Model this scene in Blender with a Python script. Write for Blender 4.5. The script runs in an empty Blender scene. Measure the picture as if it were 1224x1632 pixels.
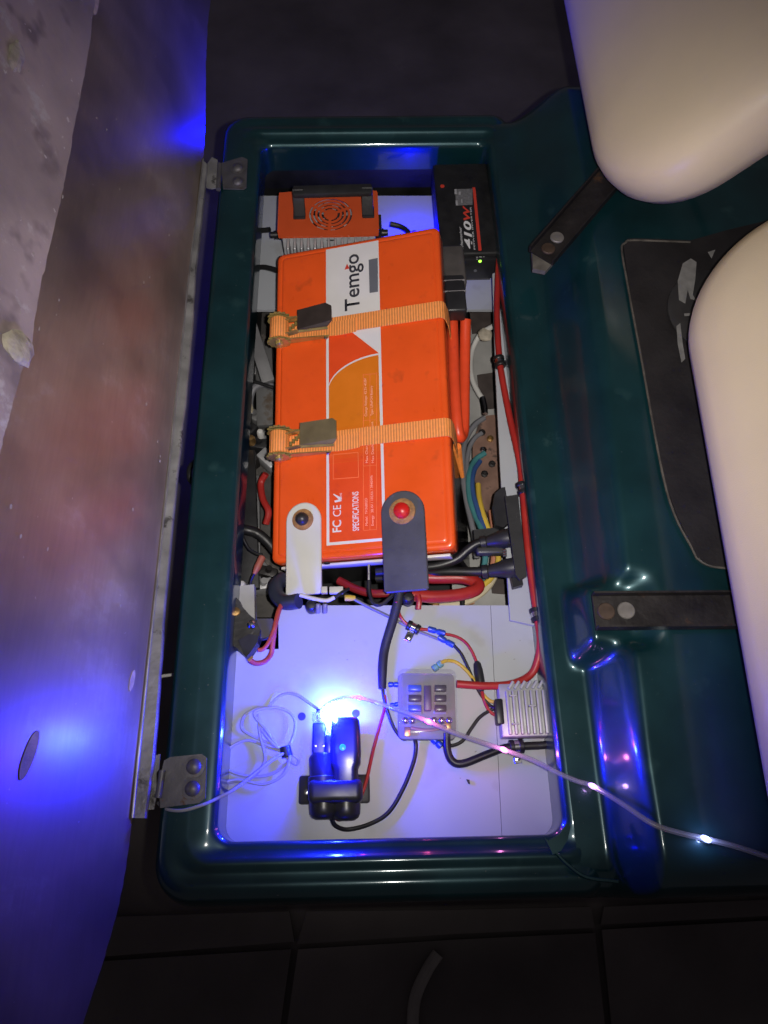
import bpy, bmesh, math, random
from mathutils import Vector, Matrix, noise
R = math.radians
random.seed(7)
scene = bpy.context.scene
COL = scene.collection

# ------------------------------------------------------------------ camera
F = 1226.0                                     # focal length in photo pixels (1224 x 1632)
CAM = Vector((-0.0158, -0.5992, 0.9536))
CROT = (Matrix.Rotation(0.43507, 3, 'X') @ Matrix.Rotation(-0.0158, 3, 'Y') @ Matrix.Rotation(-0.01644, 3, 'Z'))
cd = bpy.data.cameras.new('camera')
cd.sensor_fit = 'VERTICAL'; cd.sensor_height = 36.0; cd.sensor_width = 27.0
cd.lens = F / 1632 * 36.0
cd.clip_start = 0.02; cd.clip_end = 200
cam = bpy.data.objects.new('camera', cd); COL.objects.link(cam)
cam.matrix_world = Matrix.Translation(CAM) @ CROT.to_4x4()
scene.camera = cam
# ------------------------------------------------------------------ night world
w = bpy.data.worlds.new('World'); scene.world = w; w.use_nodes = True
bg = w.node_tree.nodes['Background']
bg.inputs[0].default_value = (0.17, 0.15, 0.17, 1); bg.inputs[1].default_value = 0.22
# ------------------------------------------------------------------ phone flash beside the lens
ld = bpy.data.lights.new('phone_flash', 'SPOT')
ld.energy = 36; ld.color = (1.0, 0.945, 0.885); ld.spot_size = R(80); ld.spot_blend = 1.0; ld.shadow_soft_size = 0.006
flash = bpy.data.objects.new('phone_flash', ld); COL.objects.link(flash)
flash.matrix_world = Matrix.Translation(CAM + Vector((0.035, 0.012, 0.0))) @ (CROT @ Matrix.Rotation(R(8), 3, 'X')).to_4x4()
# ------------------------------------------------------------------ exposure / render
vs = scene.view_settings
vs.view_transform = 'Standard'; vs.look = 'None'; vs.gamma = 1.0; vs.exposure = 0.25; vs.use_curve_mapping = False
scene.render.engine = 'CYCLES'
scene.cycles.use_denoising = True
scene.cycles.max_bounces = 6
scene.cycles.sample_clamp_indirect = 4.0
scene.cycles.blur_glossy = 0.6

# ------------------------------------------------------------------ pixel -> place helpers
def ray(px, py):
    return (CROT @ Vector(((px - 612) / F, (816 - py) / F, -1.0))).normalized()
def U(px, py, z):
    d = ray(px, py)
    return CAM + d * ((z - CAM.z) / d.z)
def on_plane(px, py, p0, n):
    d = ray(px, py)
    return CAM + d * ((p0 - CAM).dot(n) / d.dot(n))

# ------------------------------------------------------------------ materials
MATS = {}
def mat(name, col, rough=0.5, metal=0.0, var=0.12, vscale=30.0, bump=0.0, bscale=200.0, coat=0.0,
        spec=0.5, emit=None, estr=0.0, wear=None, wscale=8.0, wth=0.62):
    if name in MATS: return MATS[name]
    m = bpy.data.materials.new(name); m.use_nodes = True
    nt = m.node_tree; b = nt.nodes['Principled BSDF']; L = nt.links.new
    b.inputs['Base Color'].default_value = (*col, 1); b.inputs['Roughness'].default_value = rough
    b.inputs['Metallic'].default_value = metal; b.inputs['Specular IOR Level'].default_value = spec
    b.inputs['Coat Weight'].default_value = coat; b.inputs['Coat Roughness'].default_value = 0.11
    tc = nt.nodes.new('ShaderNodeTexCoord')
    if var > 0:
        n = nt.nodes.new('ShaderNodeTexNoise'); n.inputs['Scale'].default_value = vscale; n.inputs['Detail'].default_value = 6
        L(tc.outputs['Object'], n.inputs['Vector'])
        mr = nt.nodes.new('ShaderNodeMapRange'); mr.inputs[1].default_value = 0.3; mr.inputs[2].default_value = 0.7
        mr.inputs[3].default_value = 1 - var; mr.inputs[4].default_value = 1 + var
        L(n.outputs['Fac'], mr.inputs[0])
        mx = nt.nodes.new('ShaderNodeMix'); mx.data_type = 'RGBA'; mx.blend_type = 'MULTIPLY'; mx.inputs[0].default_value = 1
        mx.inputs[6].default_value = (*col, 1); L(mr.outputs[0], mx.inputs[7])
        out = mx.outputs[2]
        if wear:
            n2 = nt.nodes.new('ShaderNodeTexNoise'); n2.inputs['Scale'].default_value = wscale; n2.inputs['Detail'].default_value = 9
            n2.inputs['Roughness'].default_value = 0.68
            L(tc.outputs['Object'], n2.inputs['Vector'])
            cr = nt.nodes.new('ShaderNodeMapRange'); cr.inputs[1].default_value = wth; cr.inputs[2].default_value = wth + 0.06
            L(n2.outputs['Fac'], cr.inputs[0])
            m2 = nt.nodes.new('ShaderNodeMix'); m2.data_type = 'RGBA'
            L(cr.outputs[0], m2.inputs[0]); L(out, m2.inputs[6]); m2.inputs[7].default_value = (*wear, 1)
            out = m2.outputs[2]
        L(out, b.inputs['Base Color'])
        rr = nt.nodes.new('ShaderNodeMapRange'); rr.inputs[1].default_value = 0.3; rr.inputs[2].default_value = 0.7
        rr.inputs[3].default_value = max(0.02, rough * 0.85); rr.inputs[4].default_value = min(1, rough * 1.2)
        L(n.outputs['Fac'], rr.inputs[0]); L(rr.outputs[0], b.inputs['Roughness'])
    if bump > 0:
        n3 = nt.nodes.new('ShaderNodeTexNoise'); n3.inputs['Scale'].default_value = bscale; n3.inputs['Detail'].default_value = 4
        L(tc.outputs['Object'], n3.inputs['Vector'])
        bp = nt.nodes.new('ShaderNodeBump'); bp.inputs['Strength'].default_value = bump; bp.inputs['Distance'].default_value = 0.002
        L(n3.outputs['Fac'], bp.inputs['Height']); L(bp.outputs[0], b.inputs['Normal'])
    if emit:
        b.inputs['Emission Color'].default_value = (*emit, 1); b.inputs['Emission Strength'].default_value = estr
    MATS[name] = m
    return m

def green_paint():
    m = mat('green_gel_coat', (0.006, 0.044, 0.053), 0.36, 0.45, 0.25, 12, 0.015, 60, coat=0.9, wear=(0.03, 0.085, 0.09), wscale=7, wth=0.64)
    return m
def clear_plastic(name, tint, mixf, rough=0.15):
    if name in MATS: return MATS[name]
    m = bpy.data.materials.new(name); m.use_nodes = True
    nt = m.node_tree; b = nt.nodes['Principled BSDF']; o = nt.nodes['Material Output']
    b.inputs['Base Color'].default_value = (*tint, 1); b.inputs['Roughness'].default_value = rough
    t = nt.nodes.new('ShaderNodeBsdfTransparent'); mx = nt.nodes.new('ShaderNodeMixShader')
    tc = nt.nodes.new('ShaderNodeTexCoord'); n = nt.nodes.new('ShaderNodeTexNoise'); n.inputs['Scale'].default_value = 60
    mr = nt.nodes.new('ShaderNodeMapRange'); mr.inputs[3].default_value = mixf * 0.7; mr.inputs[4].default_value = mixf * 1.3
    nt.links.new(tc.outputs['Object'], n.inputs['Vector']); nt.links.new(n.outputs['Fac'], mr.inputs[0])
    nt.links.new(mr.outputs[0], mx.inputs[0]); nt.links.new(t.outputs[0], mx.inputs[1]); nt.links.new(b.outputs[0], mx.inputs[2])
    nt.links.new(mx.outputs[0], o.inputs['Surface'])
    MATS[name] = m
    return m

ORANGE = mat('orange_powder_coat', (0.86, 0.099, 0.012), 0.32, 0, 0.05, 20, 0.05, 500, coat=0.3)
ORANGE_PRINT = mat('orange_label_print', (0.80, 0.075, 0.012), 0.4, 0, 0.05)
AMBER_PRINT = mat('amber_label_print', (0.72, 0.185, 0.008), 0.4, 0, 0.05)
WHITE_PRINT = mat('white_label_print', (0.72, 0.70, 0.70), 0.45, 0, 0.03)
FADE_PRINT = mat('faint_label_print', (0.90, 0.45, 0.33), 0.45, 0, 0.03)
GREY_PRINT = mat('grey_label_print', (0.14, 0.145, 0.17), 0.3, 0, 0.05)
DARK_PRINT = mat('charcoal_print', (0.035, 0.034, 0.045), 0.4, 0, 0.05)
RED_PRINT = mat('red_print', (0.62, 0.05, 0.03), 0.4, 0, 0.05)
WEB = mat('orange_webbing', (0.95, 0.27, 0.045), 0.75, 0, 0.12, 150, 0.1, 900)
ZINC = mat('yellow_zinc_steel', (0.50, 0.39, 0.13), 0.2, 0.6, 0.25, 60)
ZINC_DARK = mat('darkened_zinc_plate', (0.055, 0.042, 0.036), 0.35, 0.3, 0.2, 40)
ZINC_OLIVE = mat('olive_zinc_plate', (0.20, 0.16, 0.085), 0.32, 0.3, 0.2, 40)
STEEL = mat('bright_steel', (0.62, 0.62, 0.64), 0.22, 1.0, 0.12, 60)
ALU = mat('cast_aluminium', (0.55, 0.55, 0.57), 0.38, 0.35, 0.15, 50)
ALU_GREY = mat('grey_heatsink_aluminium', (0.40, 0.40, 0.41), 0.5, 0.35, 0.12, 60)
WORN_ALU = mat('worn_aluminium_strip', (0.24, 0.235, 0.23), 0.42, 0.25, 0.35, 25, 0.3, 120, wear=(0.07, 0.065, 0.06), wscale=22, wth=0.58)
RUST = mat('rusty_steel', (0.022, 0.019, 0.019), 0.5, 0.3, 0.4, 25, 0.4, 150, wear=(0.085, 0.045, 0.026), wscale=18, wth=0.60)
HINGE = mat('dull_hinge_steel', (0.13, 0.125, 0.135), 0.5, 0.5, 0.25, 30, 0.2, 150, wear=(0.11, 0.06, 0.035), wscale=18, wth=0.6)
BLACK = mat('black_plastic', (0.020, 0.020, 0.023), 0.38, 0, 0.2, 40)
BLACK_ROUGH = mat('black_matte_plastic', (0.018, 0.018, 0.02), 0.65, 0, 0.25, 40, 0.2, 300)
BLACK_RUB = mat('black_rubber', (0.012, 0.012, 0.013), 0.42, 0, 0.2, 40)
CHARCOAL = mat('charcoal_coating', (0.055, 0.056, 0.075), 0.48, 0, 0.25, 18, 0.1, 200, wear=(0.11, 0.11, 0.14), wscale=14, wth=0.64)
WHITE_COAT = mat('cream_white_coating', (0.62, 0.62, 0.59), 0.42, 0, 0.05, 18)
WHITE_BOARD = mat('white_plastic_board', (0.40, 0.42, 0.455), 0.42, 0, 0.045, 9, 0.03, 300)
CORK = mat('cork_washer', (0.34, 0.17, 0.065), 0.8, 0, 0.35, 120, 0.6, 400)
RED_CAP = mat('red_plastic', (0.62, 0.015, 0.012), 0.35, 0, 0.1)
RED_WIRE = mat('red_wire', (0.36, 0.022, 0.018), 0.42, 0, 0.12)
DARK_RED_WIRE = mat('dark_red_wire', (0.27, 0.016, 0.022), 0.42, 0, 0.12)
ORANGE_WIRE = mat('orange_cable', (0.80, 0.075, 0.022), 0.35, 0, 0.1)
YELLOW_WIRE = mat('yellow_wire', (0.58, 0.40, 0.05), 0.45, 0, 0.1)
CREAM_WIRE = mat('cream_wire', (0.55, 0.48, 0.33), 0.5, 0, 0.1)
WHITE_WIRE = mat('white_wire', (0.56, 0.55, 0.52), 0.45, 0, 0.1)
BLUE_WIRE = mat('blue_wire', (0.03, 0.075, 0.22), 0.45, 0, 0.1)
TEAL_WIRE = mat('teal_wire', (0.05, 0.19, 0.20), 0.45, 0, 0.1)
GREY_WIRE = mat('grey_wire', (0.16, 0.16, 0.175), 0.45, 0, 0.1)
PALE_WIRE = mat('pale_grey_cable', (0.36, 0.36, 0.40), 0.4, 0, 0.08)
BLUE_CRIMP = mat('blue_crimp', (0.02, 0.06, 0.42), 0.35, 0, 0.1)
TEAL_CRIMP = mat('teal_crimp', (0.15, 0.33, 0.36), 0.35, 0, 0.1)
GREEN = green_paint()
DARK_METAL = mat('dark_painted_steel', (0.02, 0.02, 0.022), 0.5, 0.2, 0.3, 20, 0.2, 100)
GREY_METAL = mat('grey_painted_steel', (0.13, 0.13, 0.13), 0.55, 0.2, 0.3, 14, 0.2, 90, wear=(0.10, 0.075, 0.055), wscale=9, wth=0.58)
BROWN = mat('brown_laminate', (0.20, 0.115, 0.085), 0.6, 0, 0.35, 30, 0.3, 120, wear=(0.08, 0.05, 0.04), wscale=30, wth=0.56)
BEIGE = mat('beige_vinyl', (0.80, 0.66, 0.42), 0.33, 0, 0.04, 7, 0.12, 700)
CONCRETE = mat('dark_concrete', (0.12, 0.105, 0.10), 0.9, 0, 0.4, 3, 0.6, 40, wear=(0.17, 0.155, 0.14), wscale=1.6, wth=0.6)
FUSE_BLUE = mat('blue_fuse', (0.01, 0.07, 0.42), 0.3, 0, 0.1)
FUSE_DARK = mat('dark_fuse', (0.018, 0.016, 0.026), 0.3, 0, 0.1)
FUSE_BASE = mat('grey_fuse_base', (0.20, 0.195, 0.215), 0.5, 0, 0.1)
BRASS = mat('brass_tab', (0.60, 0.36, 0.14), 0.35, 0.9, 0.2)
COVER = clear_plastic('frosted_cover', (0.45, 0.44, 0.48), 0.10, 0.12)
CLEAR = clear_plastic('clear_wire_sleeve', (0.42, 0.40, 0.46), 0.42, 0.2)

def specks(m, col, scale, th, soft=.03):
    """dust, grime or chips with a shape of their own"""
    nt = m.node_tree; b = nt.nodes['Principled BSDF']; L = nt.links.new
    src = b.inputs['Base Color'].links[0].from_socket
    tc = nt.nodes.new('ShaderNodeTexCoord'); n = nt.nodes.new('ShaderNodeTexNoise'); n.inputs['Scale'].default_value = scale; n.inputs['Detail'].default_value = 3
    L(tc.outputs['Object'], n.inputs['Vector'])
    mr = nt.nodes.new('ShaderNodeMapRange'); mr.inputs[1].default_value = th; mr.inputs[2].default_value = th + soft
    L(n.outputs['Fac'], mr.inputs[0])
    mx = nt.nodes.new('ShaderNodeMix'); mx.data_type = 'RGBA'; mx.inputs[7].default_value = (*col, 1)
    L(mr.outputs[0], mx.inputs[0]); L(src, mx.inputs[6]); L(mx.outputs[2], b.inputs['Base Color'])
specks(GREEN, (.10, .12, .12), 260, .735)
specks(GREEN, (.022, .075, .082), 18, .66, .10)
specks(WHITE_BOARD, (.22, .21, .20), 190, .745)
specks(WHITE_BOARD, (.33, .335, .345), 14, .60, .12)
specks(ORANGE, (.60, .075, .012), 22, .64, .10)
specks(ORANGE, (.80, .24, .12), 330, .76)
specks(BLACK_ROUGH, (.06, .058, .056), 300, .70)

# ------------------------------------------------------------------ object helpers
WORLD = {}
def tag(o, label=None, cat=None, group=None, kind=None):
    if label: o['label'] = label
    if cat: o['category'] = cat
    if group: o['group'] = group
    if kind: o['kind'] = kind
    return o
def thing(name, label, cat, loc, group=None):
    o = bpy.data.objects.new(name, None); COL.objects.link(o)
    o.empty_display_size = 0.02
    o.location = loc; WORLD[o.name] = Vector(loc)
    return tag(o, label, cat, group)

class G:
    """collects geometry in world space, linked as one mesh object"""
    def __init__(s): s.bm = bmesh.new()
    def _place(s, vs, M):
        for v in vs: v.co = M @ v.co
    def box(s, size, M, bev=0.0, seg=2):
        r = bmesh.ops.create_cube(s.bm, size=1.0)
        vs = r['verts']
        for v in vs: v.co = Vector((v.co.x * size[0], v.co.y * size[1], v.co.z * size[2]))
        if bev > 0:
            es = list({e for v in vs for e in v.link_edges})
            rr = bmesh.ops.bevel(s.bm, geom=es, offset=bev, segments=seg, affect='EDGES', profile=0.5, clamp_overlap=True)
            vs = list({v for f in rr['faces'] for v in f.verts} | {v for v in vs if v.is_valid})
        s._place(vs, M); return s
    def loft(s, loops, cap0=True, cap1=True, closed=True):
        rows = [[s.bm.verts.new(p) for p in lp] for lp in loops]
        n = len(rows[0])
        for a, b in zip(rows, rows[1:]):
            for i in range(n if closed else n - 1):
                j = (i + 1) % n
                s.bm.faces.new((a[i], a[j], b[j], b[i]))
        if cap0: s.bm.faces.new(list(reversed(rows[0])))
        if cap1: s.bm.faces.new(rows[-1])
        return s
    def cyl(s, p0, p1, r0, r1=None, n=16, bev=0.0):
        r1 = r0 if r1 is None else r1
        p0 = Vector(p0); p1 = Vector(p1); d = (p1 - p0); L = d.length; d.normalize()
        q = d.to_track_quat('Z', 'Y').to_matrix()
        st = [(0, r0), (L, r1)]
        if bev > 0: st = [(0, r0 - bev), (bev * .3, r0 - bev * .3), (bev, r0), (L - bev, r1), (L - bev * .3, r1 - bev * .3), (L, r1 - bev)]
        s.loft([[p0 + q @ Vector((r * math.cos(2 * math.pi * i / n), r * math.sin(2 * math.pi * i / n), z)) for i in range(n)] for z, r in st])
        return s
    def lathe(s, p0, axis, prof, n=20):
        axis = Vector(axis).normalized(); q = axis.to_track_quat('Z', 'Y').to_matrix(); p0 = Vector(p0)
        s.loft([[p0 + q @ Vector((max(r, 1e-5) * math.cos(2 * math.pi * i / n), max(r, 1e-5) * math.sin(2 * math.pi * i / n), z)) for i in range(n)] for z, r in prof])
        return s
    def tube(s, pts, r, n=10, sub=7, flat=None):
        path = spline(pts, sub)
        up = Vector((0, 0, 1)); loops = []
        t0 = None; fr = None
        for i, p in enumerate(path):
            t = (path[min(i + 1, len(path) - 1)] - path[max(i - 1, 0)])
            if t.length < 1e-9: t = t0
            t = t.normalized()
            if fr is None:
                a = up if abs(t.dot(up)) < 0.9 else Vector((1, 0, 0))
                x = t.cross(a).normalized()
            else:
                x = fr - t * fr.dot(t); x.normalize()
            fr = x; t0 = t; y = t.cross(x)
            rr = r(i / (len(path) - 1)) if callable(r) else r
            fy = flat if flat else 1.0
            loops.append([p + x * (rr * math.cos(2 * math.pi * k / n)) + y * (rr * fy * math.sin(2 * math.pi * k / n)) for k in range(n)])
        s.loft(loops); return s
    def poly(s, pts, depth):
        """flat outline (world points, any plane) thickened by vector depth"""
        pts = [Vector(p) for p in pts]; dp = Vector(depth)
        a = [s.bm.verts.new(p) for p in pts]; b = [s.bm.verts.new(p + dp) for p in pts]
        n = len(pts)
        s.bm.faces.new(a[::-1]); s.bm.faces.new(b)
        for i in range(n): s.bm.faces.new((a[i], a[(i + 1) % n], b[(i + 1) % n], b[i]))
        return s
    def sheet(s, pts):
        s.bm.faces.new([s.bm.verts.new(p) for p in pts]); return s
    def build(s, name, m, parent=None, smooth=True, angle=35, label=None, cat=None, group=None, kind=None):
        bmesh.ops.recalc_face_normals(s.bm, faces=s.bm.faces)
        vs = [v.co for v in s.bm.verts]
        lo = Vector((min(v.x for v in vs), min(v.y for v in vs), min(v.z for v in vs)))
        hi = Vector((max(v.x for v in vs), max(v.y for v in vs), max(v.z for v in vs)))
        o0 = Vector(((lo.x + hi.x) / 2, (lo.y + hi.y) / 2, lo.z))
        for v in s.bm.verts: v.co -= o0
        if smooth:
            for f in s.bm.faces: f.smooth = True
            ca = R(angle)
            for e in s.bm.edges:
                if len(e.link_faces) == 2 and e.calc_face_angle(0) > ca: e.smooth = False
        me = bpy.data.meshes.new(name); s.bm.to_mesh(me); s.bm.free()
        me.materials.append(m)
        ob = bpy.data.objects.new(name, me); COL.objects.link(ob)
        WORLD[ob.name] = o0
        if parent is not None:
            ob.parent = parent; ob.location = o0 - WORLD[parent.name]
        else: ob.location = o0
        return tag(ob, label, cat, group, kind)

def spline(pts, sub=7):
    pts = [Vector(p) for p in pts]
    if len(pts) == 2: return [pts[0].lerp(pts[1], i / sub) for i in range(sub + 1)]
    out = []
    P = [pts[0] * 2 - pts[1]] + pts + [pts[-1] * 2 - pts[-2]]
    for i in range(1, len(P) - 2):
        a, b, c, d = P[i - 1], P[i], P[i + 1], P[i + 2]
        for k in range(sub):
            t = k / sub
            out.append(0.5 * ((2 * b) + (c - a) * t + (2 * a - 5 * b + 4 * c - d) * t * t + (3 * b - a - 3 * c + d) * t ** 3))
    out.append(pts[-1]); return out
def frame(o, x, y):
    x = Vector(x).normalized(); y = Vector(y); y = (y - x * y.dot(x)).normalized(); z = x.cross(y)
    M = Matrix.Identity(4)
    for i in range(3): M[i][0] = x[i]; M[i][1] = y[i]; M[i][2] = z[i]; M[i][3] = o[i]
    return M
def T(p): return Matrix.Translation(Vector(p))
def rrect(w_, h_, r, n=6, cx=0, cy=0):
    out = []
    for k, (sx, sy) in enumerate(((1, 1), (-1, 1), (-1, -1), (1, -1))):
        for i in range(n + 1):
            a = math.pi / 2 * (k + i / n)
            out.append((cx + sx * (w_ / 2 - r) + r * math.cos(a), cy + sy * (h_ / 2 - r) + r * math.sin(a)))
    return out
def rbox(g, M, w_, h_, z0, z1, r, bev=0.002, n=6, taper=0.0):
    """rounded-corner prism in frame M, bottom z0, top z1, bevelled rim"""
    def lp(ins, z): return [M @ Vector((x, y, z)) for x, y in rrect(w_ - 2 * ins, h_ - 2 * ins, max(r - ins, 0.0003), n)]
    g.loft([lp(0, z0), lp(taper, z1 - bev), lp(taper + bev * .3, z1 - bev * .3), lp(taper + bev, z1)])
    return g

def text(body, M, m, parent, name='lettering', fit=None, bold=0.0, depth=0.00015, shear=0.0):
    """text in frame M (x reading direction, y up); fit = (width, cap height)"""
    cu = bpy.data.curves.new('t', 'FONT'); cu.body = body; cu.size = 1.0; cu.offset = bold; cu.shear = shear; cu.resolution_u = 3
    ob = bpy.data.objects.new('t', cu); COL.objects.link(ob)
    cap = 0.70
    dg = bpy.context.evaluated_depsgraph_get()
    me = bpy.data.meshes.new_from_object(ob.evaluated_get(dg))
    xs = [v.co.x for v in me.vertices]
    x0, x1 = min(xs), max(xs)
    g = G(); g.bm.from_mesh(me)
    sx = fit[0] / (x1 - x0); sy = fit[1] / cap
    for v in g.bm.verts: v.co = M @ Vector(((v.co.x - x0) * sx, v.co.y * sy, depth))
    bpy.data.objects.remove(ob); bpy.data.curves.remove(cu); bpy.data.meshes.remove(me)
    return g.build(name, m, parent, smooth=False)

def wire(name, label, pts, r, m, cat='wire', n=10, group=None, sub=8):
    """pts: (pixel x, pixel y, height)"""
    g = G(); g.tube([U(*p) for p in pts], r, n, sub)
    return g.build(name, m, label=label, cat=cat, group=group)

# =================================================================== ground
g = G(); Z_G = -0.78
g.sheet([(-6, -6, Z_G), (6, -6, Z_G), (6, 8, Z_G), (-6, 8, Z_G)])
ground = g.build('ground', CONCRETE, kind='structure')
# slab joints: raised irregular slab edges beside the cart
def slab(pts, h):
    gg = G(); gg.poly([U(x, y, Z_G + 0.003) for x, y in pts], (0, 0, h))
    gg.build('paving_slab', CONCRETE, ground, smooth=False)
slab([(150, 1462), (462, 1452), (470, 1500), (150, 1525)], .012)
slab([(490, 1452), (700, 1450), (940, 1445), (945, 1478), (720, 1488), (474, 1504)], .012)
slab([(960, 1445), (1300, 1430), (1300, 1455), (955, 1473)], .012)
slab([(20, 1540), (465, 1512), (430, 1760), (-40, 1800)], .012)
slab([(476, 1512), (720, 1497), (946, 1486), (975, 1760), (440, 1760)], .012)
slab([(957, 1481), (1300, 1462), (1400, 1760), (985, 1760)], .012)
wire('hose', 'pale curved hose lying on the dark ground below the cart', [(698, 1520, Z_G + .02), (680, 1548, Z_G + .02), (662, 1590, Z_G + .02), (658, 1640, Z_G + .02), (664, 1700, Z_G + .02)], .0115, mat('pale_hose', (0.26, 0.24, 0.22), .7), cat='hose')

# =================================================================== cart body
body = thing('cart_body', 'dark green glossy cart body around the open battery bay', 'cart', (0, 0, -0.3))
HX, HY = 0.200, 0.566
# profile rows: (offset fraction, z) for each side; same count on all sides
def prof_plain(wd):           # left bar
    return [(0, -.062), (0, -.05), (0, -.012), (.0015, -.006), (.005, -.002), (.011, 0), (.02, .0005), (.03, .0008), (wd * .5, .001), (wd * .6, .001),
            (wd * .7, .0008), (wd * .78, .0004), (wd - .010, 0), (wd - .005, -.0015), (wd - .002, -.005), (wd, -.012), (wd, -.05), (wd - .004, -.12), (wd - .01, -.32)]
def prof_ridged(wd):          # top and bottom bars: lip, two ridges, outer roll
    k = wd / .085
    return [(0, -.062), (0, -.05), (0, -.018), (.002 * k, -.011), (.006 * k, -.0075), (.013 * k, -.006), (.020 * k, -.002), (.024 * k, .0015), (.030 * k, .003), (.036 * k, .0015),
            (.042 * k, -.0005), (.050 * k, .0005), (.056 * k, .002), (.063 * k, .0012), (.072 * k, -.004), (.080 * k, -.014), (.085 * k, -.04), (.083 * k, -.12), (.078 * k, -.32)]
def prof_right(wd):
    return [(0, -.062), (0, -.05), (0, -.014), (.002, -.007), (.006, -.002), (.012, 0), (.018, -.0008), (.024, -.002), (.028, -.004), (.032, -.006),
            (.036, -.008), (.040, -.011), (.044, -.014), (.048, -.018), (.052, -.022), (.056, -.03), (.06, -.05), (.06, -.12), (.06, -.32)]
PL, PR, PT, PB = prof_plain(.068), prof_right(.07), prof_ridged(.080), prof_ridged(.068)
g = G(); loops = []
NC, NS = 10, 24
def sidelen(a, b, n): return [a + (b - a) * i / n for i in range(n + 1)]
for (ol, zl), (orr, zr), (ot, zt), (ob_, zb) in zip(PL, PR, PT, PB):
    x0, x1, y0, y1 = -HX - ol, HX + orr, -HY - ob_, HY + ot
    rc = lambda a, b: .020 + .34 * (a + b) / 2
    lp = []
    # corners in order: top right, top left, bottom left, bottom right
    for (cx, cy, za, zb2, r, a0) in ((x1, y1, zr, zt, rc(orr, ot), 0), (x0, y1, zt, zl, rc(ol, ot), 90), (x0, y0, zl, zb, rc(ol, ob_), 180), (x1, y0, zb, zr, rc(orr, ob_), 270)):
        sx = 1 if cx == x1 else -1; sy = 1 if cy == y1 else -1
        for i in range(NC + 1):
            a = R(a0 + 90 * i / NC); t = i / NC; t = t * t * (3 - 2 * t)
            lp.append(Vector((cx - sx * r + r * math.cos(a), cy - sy * r + r * math.sin(a), za + (zb2 - za) * t)))
    # subdivide straight runs
    full = []
    for i, p in enumerate(lp):
        full.append(p); q = lp[(i + 1) % len(lp)]
        if (i + 1) % (NC + 1) == 0:
            for k in range(1, NS): full.append(p.lerp(q, k / NS))
    loops.append(full)
# upsample rows with a spline so that highlights stay continuous
rows = []
nrow = len(loops)
for i in range(len(loops[0])):
    rows.append(spline([loops[k][i] for k in range(nrow)], 3))
loops = [[rows[i][k] for i in range(len(rows))] for k in range(len(rows[0]))]
g.loft(loops, False, False)
g.build('opening_rim', GREEN, body, angle=80)
# rear deck: height field right of the rim
def sst(a, b, x):
    t = min(1, max(0, (x - a) / (b - a))); return t * t * (3 - 2 * t)
YB = U(1000, 975, 0.06).y          # lower bracket seat
def deck_z(x, y):
    sh = .06 * min(.6, max(-.2, y + .29))
    z = .0006 + .070 * sst(.243, .300 + sh, x)                     # step up from the flat rim to the deck
    bl = 1 - sst(.030, .056, abs(y - YB))    # land that carries the lower bracket
    zn = .0006 + .052 * sst(.226, .252, x) + .018 * sst(.292, .335, x)
    z = z * (1 - bl) + bl * zn
    e0, e1 = -HY - .068, HY + .074
    for d in (y - e0, e1 - y):
        if d < .05: z -= .045 * (1 - math.sqrt(max(0, 1 - ((.05 - d) / .05) ** 2)))
    return z
g = G()
xs = [.2105 + .0028 * i for i in range(80)] + [.45 + .03 * i for i in range(26)]
ys = []
y = -HY - .068
while y < HY + .074:
    ys.append(y); y += .006 if (abs(y - YB) < .08 or y < -.5 or y > .56) else .018
ys.append(HY + .074)
gr = [[g.bm.verts.new((x, y, deck_z(x, y))) for x in xs] for y in ys]
for a, b in zip(gr, gr[1:]):
    for i in range(len(xs) - 1): g.bm.faces.new((a[i], a[i + 1], b[i + 1], b[i]))
for row in (gr[0], gr[-1]):       # skirts
    low = [g.bm.verts.new((v.co.x, v.co.y, -.34)) for v in row]
    for i in range(len(xs) - 1): g.bm.faces.new((row[i], row[i + 1], low[i + 1], low[i]))
g.build('rear_deck', GREEN, body, angle=80)
# torn lip at the lower right corner of the opening
g = G(); c = [(866, 1333), (872, 1340), (890, 1330), (903, 1312), (908, 1318), (904, 1338), (893, 1356), (880, 1362)]
g.poly([U(x, y, .004) for x, y in c], (0, 0, .004)); g.build('torn_lip', GREEN, body, label='torn black-green lip at the corner of the opening')
g = G(); g.tube([U(x, y, .006) for x, y in ((880, 1352), (905, 1378), (935, 1398), (985, 1405))], .0022, 6); g.build('crack_edge', GREEN, body)
# black access panel on the rear deck with a grey edge bead
zp = .0718
outl = [(992, 392), (997, 386), (1010, 383), (1100, 386), (1290, 392), (1360, 912), (1150, 905), (1132, 902), (1114, 892), (1104, 876), (1062, 780), (1020, 560), (1000, 450)]
g = G(); g.poly([U(x, y, zp) for x, y in spline([Vector((a, b, 0)) for a, b in outl + outl[:1]], 3)[:-1] for x, y in [(x, y)]] if False else [U(v.x, v.y, zp) for v in spline([Vector((a, b, 0)) for a, b in outl], 3)], (0, 0, .004))
pan = g.build('access_panel', mat('black_panel', (0.014, 0.012, 0.013), .6, 0, .35, 14, .3, 150), body, label='black textured panel set in the rear deck')
g = G(); g.tube([U(v[0], v[1], zp + .004) for v in [(1100, 386), (1010, 383), (997, 387), (991, 398), (1000, 452), (1020, 560), (1062, 780), (1104, 876), (1114, 892), (1132, 902), (1160, 906)]], .0016, 8)
g.build('edge_bead', mat('grey_worn_bead', (.085, .075, .066), .6, 0, .4, 60), pan)
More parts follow.
